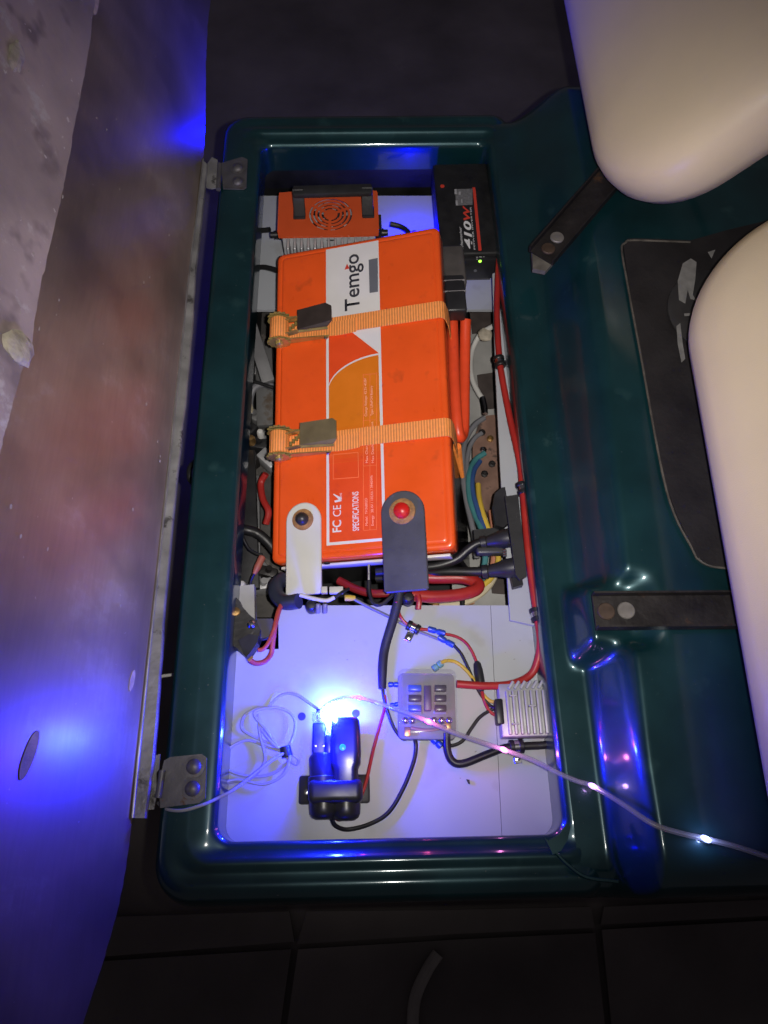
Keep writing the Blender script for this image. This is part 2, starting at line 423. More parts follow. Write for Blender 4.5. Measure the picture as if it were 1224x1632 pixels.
# round dark emblem with flaking pale print, half hidden by the lower cushion
g = G(); c0 = U(1150, 500, zp + .005); g.cyl(c0, c0 + Vector((0, 0, .004)), .078, n=48, bev=.0015)
emb = g.build('round_badge', mat('badge_dark', (.025, .024, .025), .5, 0, .3, 30), body, label='dark round badge with flaking pale print')
for pts in ([(1088, 420), (1101, 412), (1110, 418), (1108, 445), (1104, 470), (1110, 480), (1100, 476), (1096, 462), (1092, 484), (1082, 478), (1080, 448)],
            [(1078, 520), (1084, 515), (1088, 548), (1092, 572), (1086, 578), (1080, 548)], [(1128, 402), (1140, 398), (1134, 412)], [(1090, 500), (1100, 499), (1099, 503), (1091, 504)]):
    g = G(); g.poly([U(x, y, zp + .0094) for x, y in pts], (0, 0, .0003)); g.build('flaked_print', mat('badge_pale', (.20, .195, .19), .6, 0, .2, 80), emb, smooth=False)
# bay liner (dark walls and floor)
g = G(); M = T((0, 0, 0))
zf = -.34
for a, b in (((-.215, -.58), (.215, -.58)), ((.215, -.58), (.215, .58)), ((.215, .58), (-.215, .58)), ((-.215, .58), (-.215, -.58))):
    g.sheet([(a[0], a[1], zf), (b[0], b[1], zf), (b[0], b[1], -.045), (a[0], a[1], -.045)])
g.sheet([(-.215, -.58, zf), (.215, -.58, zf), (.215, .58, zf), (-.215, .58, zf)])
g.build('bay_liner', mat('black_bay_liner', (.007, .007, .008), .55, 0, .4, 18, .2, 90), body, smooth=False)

# =================================================================== raised seat with bare underside
ZH = 0.012
H0, H1 = U(324, 257, ZH), U(211, 1304, ZH)
SA = (H1 - H0).normalized()
LEAN = R(19)                                    # tipped open past upright
SB = Vector((-math.sin(LEAN), 0, math.cos(LEAN))); SB = (SB - SA * SB.dot(SA)).normalized()
SN = SA.cross(SB).normalized()
if SN.x < 0: SN = -SN                          # towards the bay and the camera
seat = thing('seat', 'hinged seat tipped up on edge with worn brown underside', 'seat', H0)
def SP(px, py, off=0.0): return on_plane(px, py, H0 + SN * off, SN)
def st(p): return ((p - H0).dot(SA), (p - H0).dot(SB))
def SW(s_, t_, off=0.0): return H0 + SA * s_ + SB * t_ + SN * off
edge = [(352, -90), (338, -20), (331, 40), (328, 100), (328, 170), (326, 230), (324, 257), (268, 760), (211, 1304), (206, 1345), (197, 1407), (184, 1465), (166, 1528), (148, 1582), (132, 1632), (104, 1710)]
ep = [st(SP(x, y)) for x, y in edge]
sm = []
for i in range(len(ep) - 1):
    k = 10
    for j in range(k):
        t = j / k; s_ = ep[i][0] + (ep[i + 1][0] - ep[i][0]) * t; q = ep[i][1] + (ep[i + 1][1] - ep[i][1]) * t
        amp = .0016 if (i < 6 or i > 8) else .0
        sm.append((s_ + amp * noise.noise(Vector((s_ * 90, q * 90, 0))), q + amp * noise.noise(Vector((s_ * 90, q * 90, 5)))))
sm.append(ep[-1])
smx = max(a for a, b in sm); smn = min(a for a, b in sm)
TM = max(st(SP(x, y))[1] for x in (-20,) for y in (-20, 400, 816, 1200, 1652)) + .03
smx = max(smx, max(st(SP(-20, y))[0] for y in (816, 1652))); smn = min(smn, min(st(SP(-20, y))[0] for y in (-20, 816)))
print('seat top', TM)
outl = sm + [(smx + .03, TM - .06), (smx - .03, TM), (smn + .03, TM), (smn - .03, TM - .06)]
BOARD = mat('brown_stained_plywood', (0.185, 0.140, 0.104), .42, 0, .45, 6, .12, 40, coat=1.0, spec=.9, wear=(0.29, 0.235, 0.195), wscale=6, wth=.60)
# fine grain streaks and paint flecks on the board
nt = BOARD.node_tree; b = nt.nodes['Principled BSDF']; b.inputs['Coat Roughness'].default_value = .28; b.inputs['Coat IOR'].default_value = 1.9
src = b.inputs['Base Color'].links[0].from_socket
tc = nt.nodes.new('ShaderNodeTexCoord'); mp = nt.nodes.new('ShaderNodeMapping'); mp.inputs['Scale'].default_value = (60, 5, 60)
n4 = nt.nodes.new('ShaderNodeTexNoise'); n4.inputs['Scale'].default_value = 4; n4.inputs['Detail'].default_value = 8
nt.links.new(tc.outputs['Object'], mp.inputs[0]); nt.links.new(mp.outputs[0], n4.inputs['Vector'])
mr = nt.nodes.new('ShaderNodeMapRange'); mr.inputs[1].default_value = .3; mr.inputs[2].default_value = .7; mr.inputs[3].default_value = .90; mr.inputs[4].default_value = 1.08
mx = nt.nodes.new('ShaderNodeMix'); mx.data_type = 'RGBA'; mx.blend_type = 'MULTIPLY'; mx.inputs[0].default_value = 1
nt.links.new(n4.outputs['Fac'], mr.inputs[0]); nt.links.new(src, mx.inputs[6]); nt.links.new(mr.outputs[0], mx.inputs[7]); nt.links.new(mx.outputs[2], b.inputs['Base Color'])
specks(BOARD, (.15, .112, .088), 9, .58, .16); specks(BOARD, (.40, .35, .30), 120, .745)
g = G(); g.poly([SW(a, c, 0) for a, c in outl], -SN * .014)
board = g.build('seat_board', BOARD, seat, smooth=False)
# vinyl wrap and cushion behind the board
g = G()
lo_ = [(a, c + .004) for a, c in outl]
ctr = Vector((sum(a for a, c in lo_) / len(lo_), sum(c for a, c in lo_) / len(lo_)))
def sc(k, off): return [SW(ctr.x + (a - ctr.x) * k, ctr.y + (c - ctr.y) * k, off) for a, c in lo_]
g.loft([sc(.985, -.0145), sc(1.0, -.03), sc(1.005, -.06), sc(.99, -.10), sc(.95, -.12)])
g.build('cushion', BEIGE, seat, angle=60)
# paler area on the upper part of the board, drawn as a thin sheet
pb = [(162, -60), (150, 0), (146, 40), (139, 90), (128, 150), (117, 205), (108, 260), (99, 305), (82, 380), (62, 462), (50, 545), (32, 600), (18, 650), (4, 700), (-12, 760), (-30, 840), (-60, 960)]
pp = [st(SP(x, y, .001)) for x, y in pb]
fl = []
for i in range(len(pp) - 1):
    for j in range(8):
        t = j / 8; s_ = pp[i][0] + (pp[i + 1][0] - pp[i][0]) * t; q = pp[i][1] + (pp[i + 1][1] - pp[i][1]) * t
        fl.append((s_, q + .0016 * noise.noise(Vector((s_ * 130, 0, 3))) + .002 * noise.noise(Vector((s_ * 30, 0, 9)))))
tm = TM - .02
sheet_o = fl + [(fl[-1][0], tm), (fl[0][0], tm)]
SHEET = mat('pale_stained_area', (0.38, 0.315, 0.30), .6, 0, .35, 6, .4, 60, wear=(0.55, 0.51, 0.49), wscale=13, wth=.60)
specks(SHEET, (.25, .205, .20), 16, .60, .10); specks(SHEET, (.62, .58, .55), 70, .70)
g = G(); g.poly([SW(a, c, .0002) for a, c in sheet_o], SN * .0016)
g.build('pale_board_area', SHEET, seat, smooth=False, label='pale stained area of the board with flaking edge')
# foam lump on the sheet edge
g = G(); r = bmesh.ops.create_icosphere(g.bm, subdivisions=3, radius=1)
c0 = SP(30, 556, .004)
for v in r['verts']:
    d = 1 + .28 * noise.noise(v.co * 1.7) + .12 * noise.noise(v.co * 5)
    v.co = c0 + SA * (v.co.x * .019 * d) + SB * (v.co.y * .019 * d) + SN * (v.co.z * .006 * d)
g.build('foam_lump', mat('yellowed_foam', (.46, .42, .33), .8, 0, .3, 60, .6, 200), seat, label='yellowish lump stuck on the board')
g = G(); r = bmesh.ops.create_icosphere(g.bm, subdivisions=3, radius=1)
c0 = SP(26, 90, .003)
for v in r['verts']:
    d = 1 + .3 * noise.noise(v.co * 2)
    v.co = c0 + SA * (v.co.x * .024 * d) + SB * (v.co.y * .010 * d) + SN * (v.co.z * .002 * d)
g.build('foam_lump', MATS['yellowed_foam'], seat)
# bare wood plugs and flecks
WOOD = mat('bare_wood', (.50, .41, .31), .7, 0, .25, 90, .3, 300)
for (x, y, hx, hy, sl) in ((46, 1204, 9.5, 40, -.33), (210, 1085, 3.6, 17, -.2), (153, 4, 4, 20, -.1)):
    pts = []
    for k in range(28):
        a = 2 * math.pi * k / 28; yy = hy * math.sin(a); xx = hx * math.cos(a) * (1 + .1 * noise.noise(Vector((a, x, 0)))) + sl * yy
        pts.append(SP(x + xx, y + yy, .0003))
    g = G(); g.poly(pts, SN * .0008); g.build('bare_wood_spot', WOOD, seat, smooth=False)
g = G()
for i in range(34):
    px = random.choice((random.uniform(5, 130), random.uniform(150, 320))); py = random.uniform(40, 1050)
    if px > 330 - py * .1: px -= 60
    c0 = SP(px, py, .0021); ra = random.uniform(.0005, .0016)
    pts = [c0 + SA * (ra * random.uniform(1.2, 2.6) * math.cos(a)) + SB * (ra * random.uniform(.6, 1.3) * math.sin(a)) for a in [k * math.pi / 3 for k in range(6)]]
    g.poly(pts, SN * .0003)
g.build('paint_fleck', mat('pale_paint_fleck', (.42, .38, .34), .7), seat, smooth=False, kind='stuff')
# metal strip along the hinge edge: a flat flange with a bright raised lip
g = G()
lft = spline([U(x, y, ZH) for x, y in ((324, 257), (314, 343), (302, 429), (288, 560), (253, 900), (224, 1169), (211, 1304))], 10)
rgt = spline([U(x, y, ZH) for x, y in ((330, 262), (322, 345), (312, 432), (304, 560), (269, 900), (249, 1169), (233, 1304))], 10)
a = []
for p, q in zip(lft, rgt):
    j = .0009 * noise.noise(p * 45); q = q + Vector((j * 1.5, 0, 0)); up_v = Vector((0, 0, 1))
    a.append([p, p + up_v * .0052, p + (q - p) * .10 + up_v * .0056, p + (q - p) * .17 + up_v * .0030, p + (q - p) * .9 + up_v * (.0012 + j), q + up_v * (-.001 + j), q - up_v * .006, p - up_v * .004])
g.loft(a)
rail = g.build('edge_strip', WORN_ALU, seat, angle=25)
g = G(); g.tube([p.lerp(q, .10) + Vector((0, 0, .0050)) for p, q in zip(lft[::5], rgt[::5])], .0014, 8); g.build('bright_bead', mat('polished_edge', (.5, .49, .47), .35, .8, .25, 30), rail)
# hinges
def hinge(name, label, quad, bolts, knuck):
    z0 = .0016
    q = [U(x, y, z0) for x, y in quad]
    g = G(); g.poly(q, (0, 0, .0026)); hp = g.build('hinge', HINGE, seat, label=label, smooth=False)
    for (x, y) in bolts:
        c0 = U(x, y, z0 + .0026)
        g = G(); g.lathe(c0, (0, 0, 1), [(0, .0125), (.0008, .0125), (.001, .009), (.003, .0082), (.0052, .0055), (.0062, .0022), (.0064, 0)], 20)
        g.build('bolt', HINGE, hp)
    a, b2 = U(*knuck[0], z0 + .003), U(*knuck[1], z0 + .003)
    g = G(); g.cyl(a, b2, .0042, n=12); g.build('knuckle', HINGE, hp)
    return hp
hinge('hinge', 'dull steel hinge plate with two bolts near the coiled cable', [(262, 1213), (272, 1207), (322, 1202), (330, 1208), (328, 1272), (318, 1280), (256, 1288), (254, 1250)], [(309, 1222), (307, 1257)], [(259, 1228), (252, 1272)])
hinge('hinge', 'rusty small hinge plate at the far corner', [(352, 262), (386, 252), (395, 256), (393, 300), (388, 303), (356, 302)], [(379, 268), (379, 290)], [(350, 262), (348, 302)])
for quad in ([(236, 1222), (243, 1206), (256, 1202), (254, 1226), (250, 1232), (250, 1268), (246, 1290), (230, 1292)], [(331, 262), (338, 252), (347, 256), (347, 300), (337, 302), (329, 300)]):
    g = G(); g.poly([U(x, y, .004) for x, y in quad], (0, 0, .002)); g.build('hinge_leaf', WORN_ALU, seat, smooth=False)

# =================================================================== backrest cushions
def pad(g, c, hx, hy, hz, tilt, yaw, e=.42, nu=64, nv=40):
    M = T(c) @ Matrix.Rotation(yaw, 4, 'Z') @ Matrix.Rotation(tilt, 4, 'Y')
    def sp(v, p): return math.copysign(abs(v) ** p, v)
    loops = []
    for j in range(1, nv):
        ph = -math.pi / 2 + math.pi * j / nv           # thickness direction (x)
        lp = []
        for i in range(nu):
            th = 2 * math.pi * i / nu
            lp.append(M @ Vector((hx * sp(math.sin(ph), .8), hy * sp(math.cos(ph), .55) * sp(math.cos(th), e), hz * sp(math.cos(ph), .55) * sp(math.sin(th), e))))
        loops.append(lp)
    g.loft(loops)
def cushion(par, edge_px, end_px, far, rho, H, Lc, ze=.15, th=.11, rad=.13, yaw=0.0):
    e = U(*edge_px, ze); yend = U(*end_px, ze + .12 * math.cos(rho)).y
    upv = Vector((math.sin(rho), 0, math.cos(rho))); nv = Vector((-math.cos(rho), 0, math.sin(rho)))
    yc = yend + Lc / 2 if far else yend - Lc / 2
    # the edge runs along the cart, so slide along it from the pixel to the middle of the pad
    base = Vector((e.x, yc, ze)) + nv * (-th / 2) + upv * .012
    g = G(); loops = []
    for ins, h in ((.060, -.5), (.022, -.46), (.006, -.34), (0, -.15), (0, .05), (.004, .22), (.014, .36), (.034, .46), (.065, .515), (.10, .55), (.14, .575)):
        loops.append([base + Vector((0, 1, 0)) * x + upv * (H / 2 + y_) + nv * (th * h) for x, y_ in rrect(Lc - 2 * ins, H - 2 * ins, min(max(rad - ins * .6, .03), (H - 2 * ins) * .49), 14)])
    Mz = T(e) @ Matrix.Rotation(yaw, 4, 'Z') @ T(-e)
    g.loft([[Mz @ p for p in lp] for lp in loops])
    return g.build('cushion', BEIGE, par, angle=80)
b1 = thing('backrest', 'beige vinyl backrest cushion at the far upper corner', 'backrest', U(930, 300, .02), 'two backrest cushions')
cushion(b1, (880, 60), (1060, 268), True, R(40), .40, .75, rad=.15)
b2 = thing('backrest', 'beige vinyl backrest cushion along the near right side', 'backrest', U(1000, 972, .03), 'two backrest cushions')
cushion(b2, (1070, 620), (1190, 345), False, R(40), .38, .80, yaw=R(-2.5))
# support brackets: open channels
def channel(parent, pa, pb, wd, hgt, label, bolts, z, zb=None):
    a, b_ = U(*pa, z), U(*pb, z if zb is None else zb); d = (b_ - a); L = d.length; M = frame(a, d, Vector((0, 0, 1)).cross(d))
    g = G()
    prof = [(-wd / 2, hgt), (-wd / 2, 0), (wd / 2, 0), (wd / 2, hgt), (wd / 2 - .0025, hgt), (wd / 2 - .0025, .0025), (-wd / 2 + .0025, .0025), (-wd / 2 + .0025, hgt)]
    g.loft([[M @ Vector((x, y_, z_)) for y_, z_ in prof] for x in (0, .012, .06, L)])
    br = g.build('support_bracket', RUST, parent, smooth=False, label=label)
    for (x, y_, m_) in bolts:
        c0 = M @ Vector((x, y_, .0026)); g = G(); g.lathe(c0, (0, 0, 1), [(0, .0105), (.002, .0105), (.003, .0095), (.0032, 0)], 20); g.build('bolt', m_, br)
    return br
channel(b2, (946, 976), (1230, 974), .044, .014, 'dark rusty channel bracket running under the near cushion', [(.014, 0, mat('rust_bolt', (.07, .045, .032), .6, .3, .3, 60)), (.038, .001, mat('dull_bolt', (.20, .185, .175), .5, .3, .2, 60))], .0735)
channel(b1, (862, 412), (1010, 240), .044, .014, 'dark rusty channel bracket pointing to the far cushion', [(.018, .0, mat('rust_bolt', (.07, .045, .032), .6, .3, .3, 60)), (.042, .001, mat('dull_bolt', (.20, .185, .175), .5, .3, .2, 60))], .062, .100)
g = G(); g.poly([U(x, y, .050) for x, y in ((846, 402), (862, 388), (884, 420), (868, 438), (848, 434))], (0, 0, .008)); g.build('end_plate', mat('worn_pale_metal', (.16, .145, .13), .6, .3, .4, 40, .3, 100), b1, label='worn pale end plate of the far bracket')
# posts that carry the cushions, hidden behind the pads
for par, px in ((b1, (1008, 242)), (b2, (1228, 974))):
    base = U(*px, .082); g = G(); g.tube([base, base + Vector((.05, 0, .005)), base + Vector((.12, 0, .06)), base + Vector((.22, 0, .20))], .012, 10, flat=.5)
    g.build('post', RUST, par)

# =================================================================== battery
BC = Vector((-0.0334, 0.0464, 0.0)); BW, BLN = .2645, .5098
tb, yb_, pbt = .25758, .00317, .14562
BR = (Matrix.Rotation(yb_, 3, 'Z') @ Matrix.Rotation(pbt, 3, 'X') @ Matrix.Rotation(-tb, 3, 'Y'))
BM4 = T(BC) @ BR.to_4x4()
BU, BV, BN = BR @ Vector((1, 0, 0)), BR @ Vector((0, 1, 0)), BR @ Vector((0, 0, 1))
def bp(u, v, w_=0.0): return BM4 @ Vector((u, v, w_))
def buv(px, py, w_=0.0):
    p = on_plane(px, py, BC + BN * w_, BN) - BC
    return p.dot(BU), p.dot(BV)
bat = thing('battery', 'orange boxed battery with white label strapped in the bay', 'battery', bp(0, 0, -.2))
g = G()
def blp(ins, w_, r=.010): return [bp(x, y, w_) for x, y in rrect(BW - 2 * ins, BLN - 2 * ins, max(r - ins * .4, .002), 6)]
g.loft([blp(.002, -.034), blp(0, -.032), blp(0, -.006), blp(.0012, -.0028), blp(.004, -.0012), blp(.0085, -.0010), blp(.0095, -.0016), blp(.0105, -.0010), blp(.012, .0), blp(.014, 0)])
g.build('lid', ORANGE, bat, angle=50)
g = G(); g.loft([blp(.012, -.20), blp(.006, -.19), blp(.006, -.033)]); g.build('case', mat('dark_glossy_case', (.03, .028, .034), .2, 0, .2, 20), bat)
# label on the lid ----------------------------------------------------------
def bsheet(pts, w_, m, name, parent):
    g = G(); g.sheet([bp(*buv(x, y, w_), w_) for x, y in pts]); return g.build(name, m, parent, smooth=False)
UL, _ = buv(520, 600); UR, _ = buv(608.5, 600)
VT = buv(565, 390)[1]; VBm = buv(565, 866)[1]
def uvs(rect, w_, m, name, parent):
    (u0, v0, u1, v1) = rect
    g = G(); g.sheet([bp(u0, v0, w_), bp(u1, v0, w_), bp(u1, v1, w_), bp(u0, v1, w_)]); return g.build(name, m, parent, smooth=False)
lab = uvs((UL, VBm, UR, VT), .00025, WHITE_PRINT, 'label', bat)
bw = .0042
v_mid = buv(565, 552)[1]
# orange field below the white head of the label
vtop_or = buv(560, 540)[1]; vtip = buv(606, 562)[1]
vt0 = buv(520, 500)[1]
g = G()
u0, u1 = UL + bw, UR - bw
va = vtip
g.sheet([bp(u0, VBm + bw, .0005), bp(u1, VBm + bw, .0005), bp(u1, va, .0005), bp(*buv(559, 528), .0005), bp(u0, buv(559, 528)[1] + .004, .0005)])
g.build('orange_field', ORANGE_PRINT, lab, smooth=False)
# amber quarter with white arc: centre right, radius from arc
rad_c = (u1, buv(606, 562)[1])
pa0 = buv(607, 563); pa1 = buv(521, 622)
def arc(k, n=24):
    # quarter-like arc from right end to left edge
    out = []
    for i in range(n + 1):
        a = math.pi / 2 * i / n
        out.append((u1 - (u1 - u0) * math.sin(a) ** 1.0 * 1.0, pa1[1] + (pa0[1] - pa1[1]) * math.cos(a)))
    return out
A = arc(1)
A = [(u1 - (u1 - u0) * (i / 24), pa1[1] + (pa0[1] - pa1[1]) * math.sqrt(max(0, 1 - (i / 24 * .985) ** 1.9))) for i in range(25)]
vend = buv(565, 735)[1]
g = G(); g.sheet([bp(u, v, .00075) for u, v in A] + [bp(u0, vend, .00075), bp(u1, vend, .00075)])
amber = g.build('amber_field', AMBER_PRINT, lab, smooth=False)
g = G()
vs_o = [g.bm.verts.new(bp(u, v, .0010)) for u, v in A]; vs_i = [g.bm.verts.new(bp(u, v - .0028, .0010)) for u, v in A]
for i in range(24): g.bm.faces.new((vs_o[i], vs_o[i + 1], vs_i[i + 1], vs_i[i]))
g.build('white_arc', WHITE_PRINT, lab, smooth=False)
# soft orange band that takes over below the amber one
N_F = 10
for i in range(N_F):
    t = i / N_F; t2 = (i + 1) / N_F
    va_, vb_ = vend + .055 * (1 - t), vend + .055 * (1 - t2)
    cA, cO = (.72, .185, .008), (.80, .075, .012); k = (i + .5) / N_F
    uvs((u0, vb_, u1, va_), .0012, mat('label_fade_%d' % i, tuple(a + (b_ - a) * k for a, b_ in zip(cA, cO)), .4, 0, .05), 'fade_band', lab)
# lettering: reading direction +v, up = -u
def btext(body_, base_px, end_px, cap_px, m, name='lettering', w_=.0014, bold=0.0, shear=0):
    a = buv(*base_px); b_ = buv(*end_px); c = buv(*cap_px)
    M = frame(bp(a[0], a[1], w_), BV, -BU)
    text(body_, M, m, lab, name, ((b_[1] - a[1]), (a[0] - c[0])), bold, .0, shear)
btext('Temgo', (573, 493), (573, 404), (549.5, 493), DARK_PRINT, w_=.0007, bold=.012)
bsheet([(549, 430), (553, 420), (557, 428)], .0009, RED_PRINT, 'red_mark', lab)
bsheet([(587.5, 414), (602, 411), (602.5, 465), (589, 467)], .0009, GREY_PRINT, 'display_window', lab)
btext('SPECIFICATIONS', (572.5, 846), (572.5, 783.5), (562.5, 846), WHITE_PRINT, bold=.012)
btext('FC', (544, 848), (544, 829), (530.5, 848), WHITE_PRINT, bold=.02)
btext('CE', (544, 823), (544, 805), (531, 823), WHITE_PRINT)
g = G(); g.sheet([bp(*buv(x, y, .0014), .0014) for x, y in ((533, 798), (540, 796), (531, 788), (532, 787), (544, 793), (543, 799), (534, 801))]); g.build('tick_mark', WHITE_PRINT, lab, smooth=False)
btext('RoHS', (545.5, 799), (545.5, 786), (542, 799), WHITE_PRINT)
btext('Model:  TH36B02D', (586.5, 838), (586.5, 794), (582.5, 838), FADE_PRINT)
btext('Energy:  38.4V / 102Ah / 3940Wh', (596, 838), (596, 758), (592, 838), FADE_PRINT)
btext('Max Charge Current', (587, 738), (587, 680), (583, 738), FADE_PRINT)
btext('Max Discharge Current', (596.5, 738), (596.5, 672), (592.5, 738), FADE_PRINT)
btext('Charge Voltage: 43.2V-43.8V', (585.5, 664), (585.5, 603), (581.5, 664), FADE_PRINT)
btext('Type: LiFePO4 Battery', (595, 663), (595, 615), (591, 663), FADE_PRINT)
def bline(pts, wd=.0007):
    g = G()
    P = [Vector((*buv(x, y), 0)) for x, y in pts]
    for a, b_ in zip(P, P[1:]):
        d = (b_ - a).normalized(); n_ = Vector((-d.y, d.x, 0)) * wd / 2
        g.sheet([bp(*(a + n_)[:2], .0014), bp(*(b_ + n_)[:2], .0014), bp(*(b_ - n_)[:2], .0014), bp(*(a - n_)[:2], .0014)])
    g.build('table_line', mat('table_line_print', (.86, .20, .07), .45), lab, smooth=False)
bline([(579.5, 845), (579.5, 597)]); bline([(600.5, 845), (600.5, 594)]); bline([(590, 845), (590, 596)])
for yy in (845, 742.5, 670, 597): bline([(579.5, yy + .8), (600.5, yy - .8)])
qr = [Vector((*buv(x, y), 0)) for x, y in ((531.5, 763), (531.5, 725), (570, 721.5), (571, 762))]
bline([(531.5, 764), (531.5, 725), (571, 721.5), (572, 761), (531.5, 764)], .0009)
# terminal plates on the near end: coated strips with cork washers -----------
def strip(cap_c, half_w_px, foot, m, name, label, knob_m, knob_r, cork_px):
    c = buv(cap_c[0], cap_c[1], .006); f = buv(foot[0], foot[1], .006)
    hw = half_w_px
    d = Vector((f[0] - c[0], f[1] - c[1])); L = d.length; d.normalize()
    X = (BU * d.x + BV * d.y); Y = BN.cross(X)
    M = frame(bp(c[0], c[1], .0022), X, Y)
    pts = [(-hw * math.sin(a) * 1.0 if False else hw * math.cos(a), hw * math.sin(a)) for a in []]
    out = []
    for i in range(17):
        a = math.pi / 2 + math.pi * i / 16
        out.append((hw * 1.0 * math.cos(a), hw * math.sin(a)))
    out += [(L - .003, -hw), (L, -hw + .003), (L, hw - .003), (L - .003, hw)]
    g = G()
    def lp(ins, z): 
        cxx = (L - hw) / 2
        return [M @ Vector((cxx + (x - cxx) * (1 - ins / (L / 2)), y_ * (1 - ins / hw), z)) for x, y_ in out]
    g.loft([lp(.001, 0), lp(0, .0012), lp(0, .005), lp(.0012, .0062)])
    ob = g.build(name, m, bat, label=label, angle=18)
    g = G(); n_ = 28
    def wl(r, z): return [M @ Vector(((r * (1 + .06 * noise.noise(Vector((math.cos(2 * math.pi * i / n_) * 2, math.sin(2 * math.pi * i / n_) * 2, 4))))) * math.cos(2 * math.pi * i / n_), r * math.sin(2 * math.pi * i / n_), z)) for i in range(n_)]
    g.loft([wl(cork_px, .0058), wl(cork_px, .0085), wl(cork_px * .9, .0095)]); g.build('washer', CORK, ob)
    g = G(); c0 = M @ Vector((0, 0, .0095))
    g.lathe(c0, BN, [(0, knob_r), (.002, knob_r), (.006, knob_r * .92), (.009, knob_r * .6), (.0105, knob_r * .25), (.0108, 0)], 20); g.build('terminal_bolt', knob_m, ob)
strip((484, 829), .0258, (484, 948), WHITE_COAT, 'terminal_strip', 'cream white terminal strip with dark bolt', mat('dark_bolt', (.05, .045, .045), .4, .5), .0095, .0155)
strip((642, 816), .0305, (648, 943), CHARCOAL, 'terminal_strip', 'charcoal terminal strip with red bolt', RED_CAP, .0115, .0185)
# white hold bar across the near face of the battery
vfront = -BLN / 2
g = G(); M = frame(bp(.0, vfront - .004, -.026), BU, BN); g.box((BW * .93, .020, .004), M, .001)
bar = g.build('hold_bar', WHITE_COAT, bat)
cc = buv(521, 897); g = G(); c0 = on_plane(521, 896.5, bp(0, vfront - .0062, 0), -BV); g.cyl(c0, c0 - BV * .002, .0042, n=16); g.build('screw', BLACK, bar)

# =================================================================== ratchet straps
def ratchet(name, label, vpx, spool_px, plate_m, plate_px, group):
    v = buv(*vpx)[1]; wd = .0275
    root = thing(name, label, 'ratchet strap', bp(0, v, 0), group)
    uR = BW / 2; us = buv(*spool_px, .012)[0]
    # webbing over the lid and down the far side
    path = [(us + .01, .004), (us + .05, .0028), (-.02, .0024), (.05, .0024), (uR - .014, .0024), (uR - .004, .0018), (uR + .0010, -.004), (uR + .0022, -.016), (uR + .0022, -.034), (uR - .004, -.10), (uR - .02, -.19)]
    pp_ = spline([Vector((a, 0, b_)) for a, b_ in path], 6)
    g = G(); cs = []
    for i, p in enumerate(pp_):
        t = (pp_[min(i + 1, len(pp_) - 1)] - pp_[max(i - 1, 0)]).normalized(); nn = Vector((-t.z, 0, t.x))
        loop = []
        for (yy, o_) in ((-wd / 2, 0), (-wd / 2, .0014), (-wd * .25, .0017), (0, .0013), (wd * .25, .0017), (wd / 2, .0014), (wd / 2, 0)):
            q = p + nn * o_; loop.append(bp(q.x, v + yy, q.z))
        cs.append(loop)
    g.loft(cs); g.build('webbing', WEB_RIB, root, angle=50)
    # loose tail doubled on top of the strap
    g = G(); g.loft([[bp(u, v + yy + .002 * math.sin(u * 60), h) for yy, h in ((-wd / 2 - .003, .0044), (wd / 2 - .007, .0044), (wd / 2 - .007, .0056), (-wd / 2 - .003, .0056))] for u in [us + .035 + k * (.085 / 8) for k in range(9)]])
    g.build('tail', WEB_RIB, root, smooth=False)
    # ratchet body: two cheek plates, spool, ratchet wheels, handle
    for sgn in (-1, 1):
        g = G(); yy = v + sgn * (wd / 2 + .0045)
        pts = [(us - .018, .002), (us + .075, .0015), (us + .078, .008), (us + .02, .016), (us + .006, .026), (us - .012, .026), (us - .020, .014)]
        g.poly([bp(a, yy - .0008, b_) for a, b_ in pts], BV * .0016); g.build('cheek_plate', ZINC, root, smooth=False)
        g = G(); c0 = bp(us, yy + sgn * .002, .014); ax = BV * sgn
        n_ = 26
        g.loft([[c0 + ax * z + (BU * math.cos(2 * math.pi * i / n_) + BN * math.sin(2 * math.pi * i / n_)) * (r * (1.12 if i % 2 else .9)) for i in range(n_)] for z, r in ((0, .0162), (.0022, .0162))])
        g.build('ratchet_wheel', ZINC, root, smooth=False)
        g = G(); c1 = bp(us + .072, yy + sgn * .001, .005); g.lathe(c1, ax, [(0, .003), (.002, .003), (.0032, .0018), (.0034, 0)], 12); g.build('rivet', STEEL, root)
        g = G(); c1 = bp(us, yy + sgn * .004, .014); g.lathe(c1, ax, [(0, .0062), (.003, .0062), (.0048, .004), (.005, 0)], 12); g.build('axle_cap', ZINC, root)
    g = G(); g.cyl(bp(us, v - wd / 2 - .003, .014), bp(us, v + wd / 2 + .003, .014), .0145, n=28, bev=.0012); g.build('webbing_roll', WEB_RIB, root)
    # handle arms and grip plate, folded back over the strap
    c = [buv(x, y, .028) for x, y in plate_px]
    g = G(); g.poly([bp(u, vv, .026 + .004 * (1 if i in (1, 2, 3) else 0)) for i, (u, vv) in enumerate(c)], BN * .0022)
    hd = g.build('handle', plate_m, root, smooth=False)
    ea, eb = c[4], c[5]
    g = G(); g.poly([bp(ea[0], ea[1], .0242), bp(eb[0], eb[1], .0242), bp(eb[0], eb[1] - .003, .0225), bp(ea[0], ea[1] - .003, .0225)], BN * .0016); g.build('handle_lip', ZINC, hd, smooth=False)
    for sgn in (-1, 1):
        g = G(); g.poly([bp(a, v + sgn * wd * .42 - .0007, b_) for a, b_ in ((us - .004, .018), (us + .03, .026), (c[1][0] * .3 + c[0][0] * .7, .026), (us + .03, .016), (us + .002, .010))], BV * .0014)
        g.build('handle_arm', ZINC, hd, smooth=False)
    g = G()
    for k in range(4):
        c0 = bp(us + .021 + k * .0045, v - .006 + k * .0035, .022); g.cyl(c0 - BV * .003, c0 + BV * .003, .0022, n=8)
    g.build('pawl', ZINC, hd)
    return root
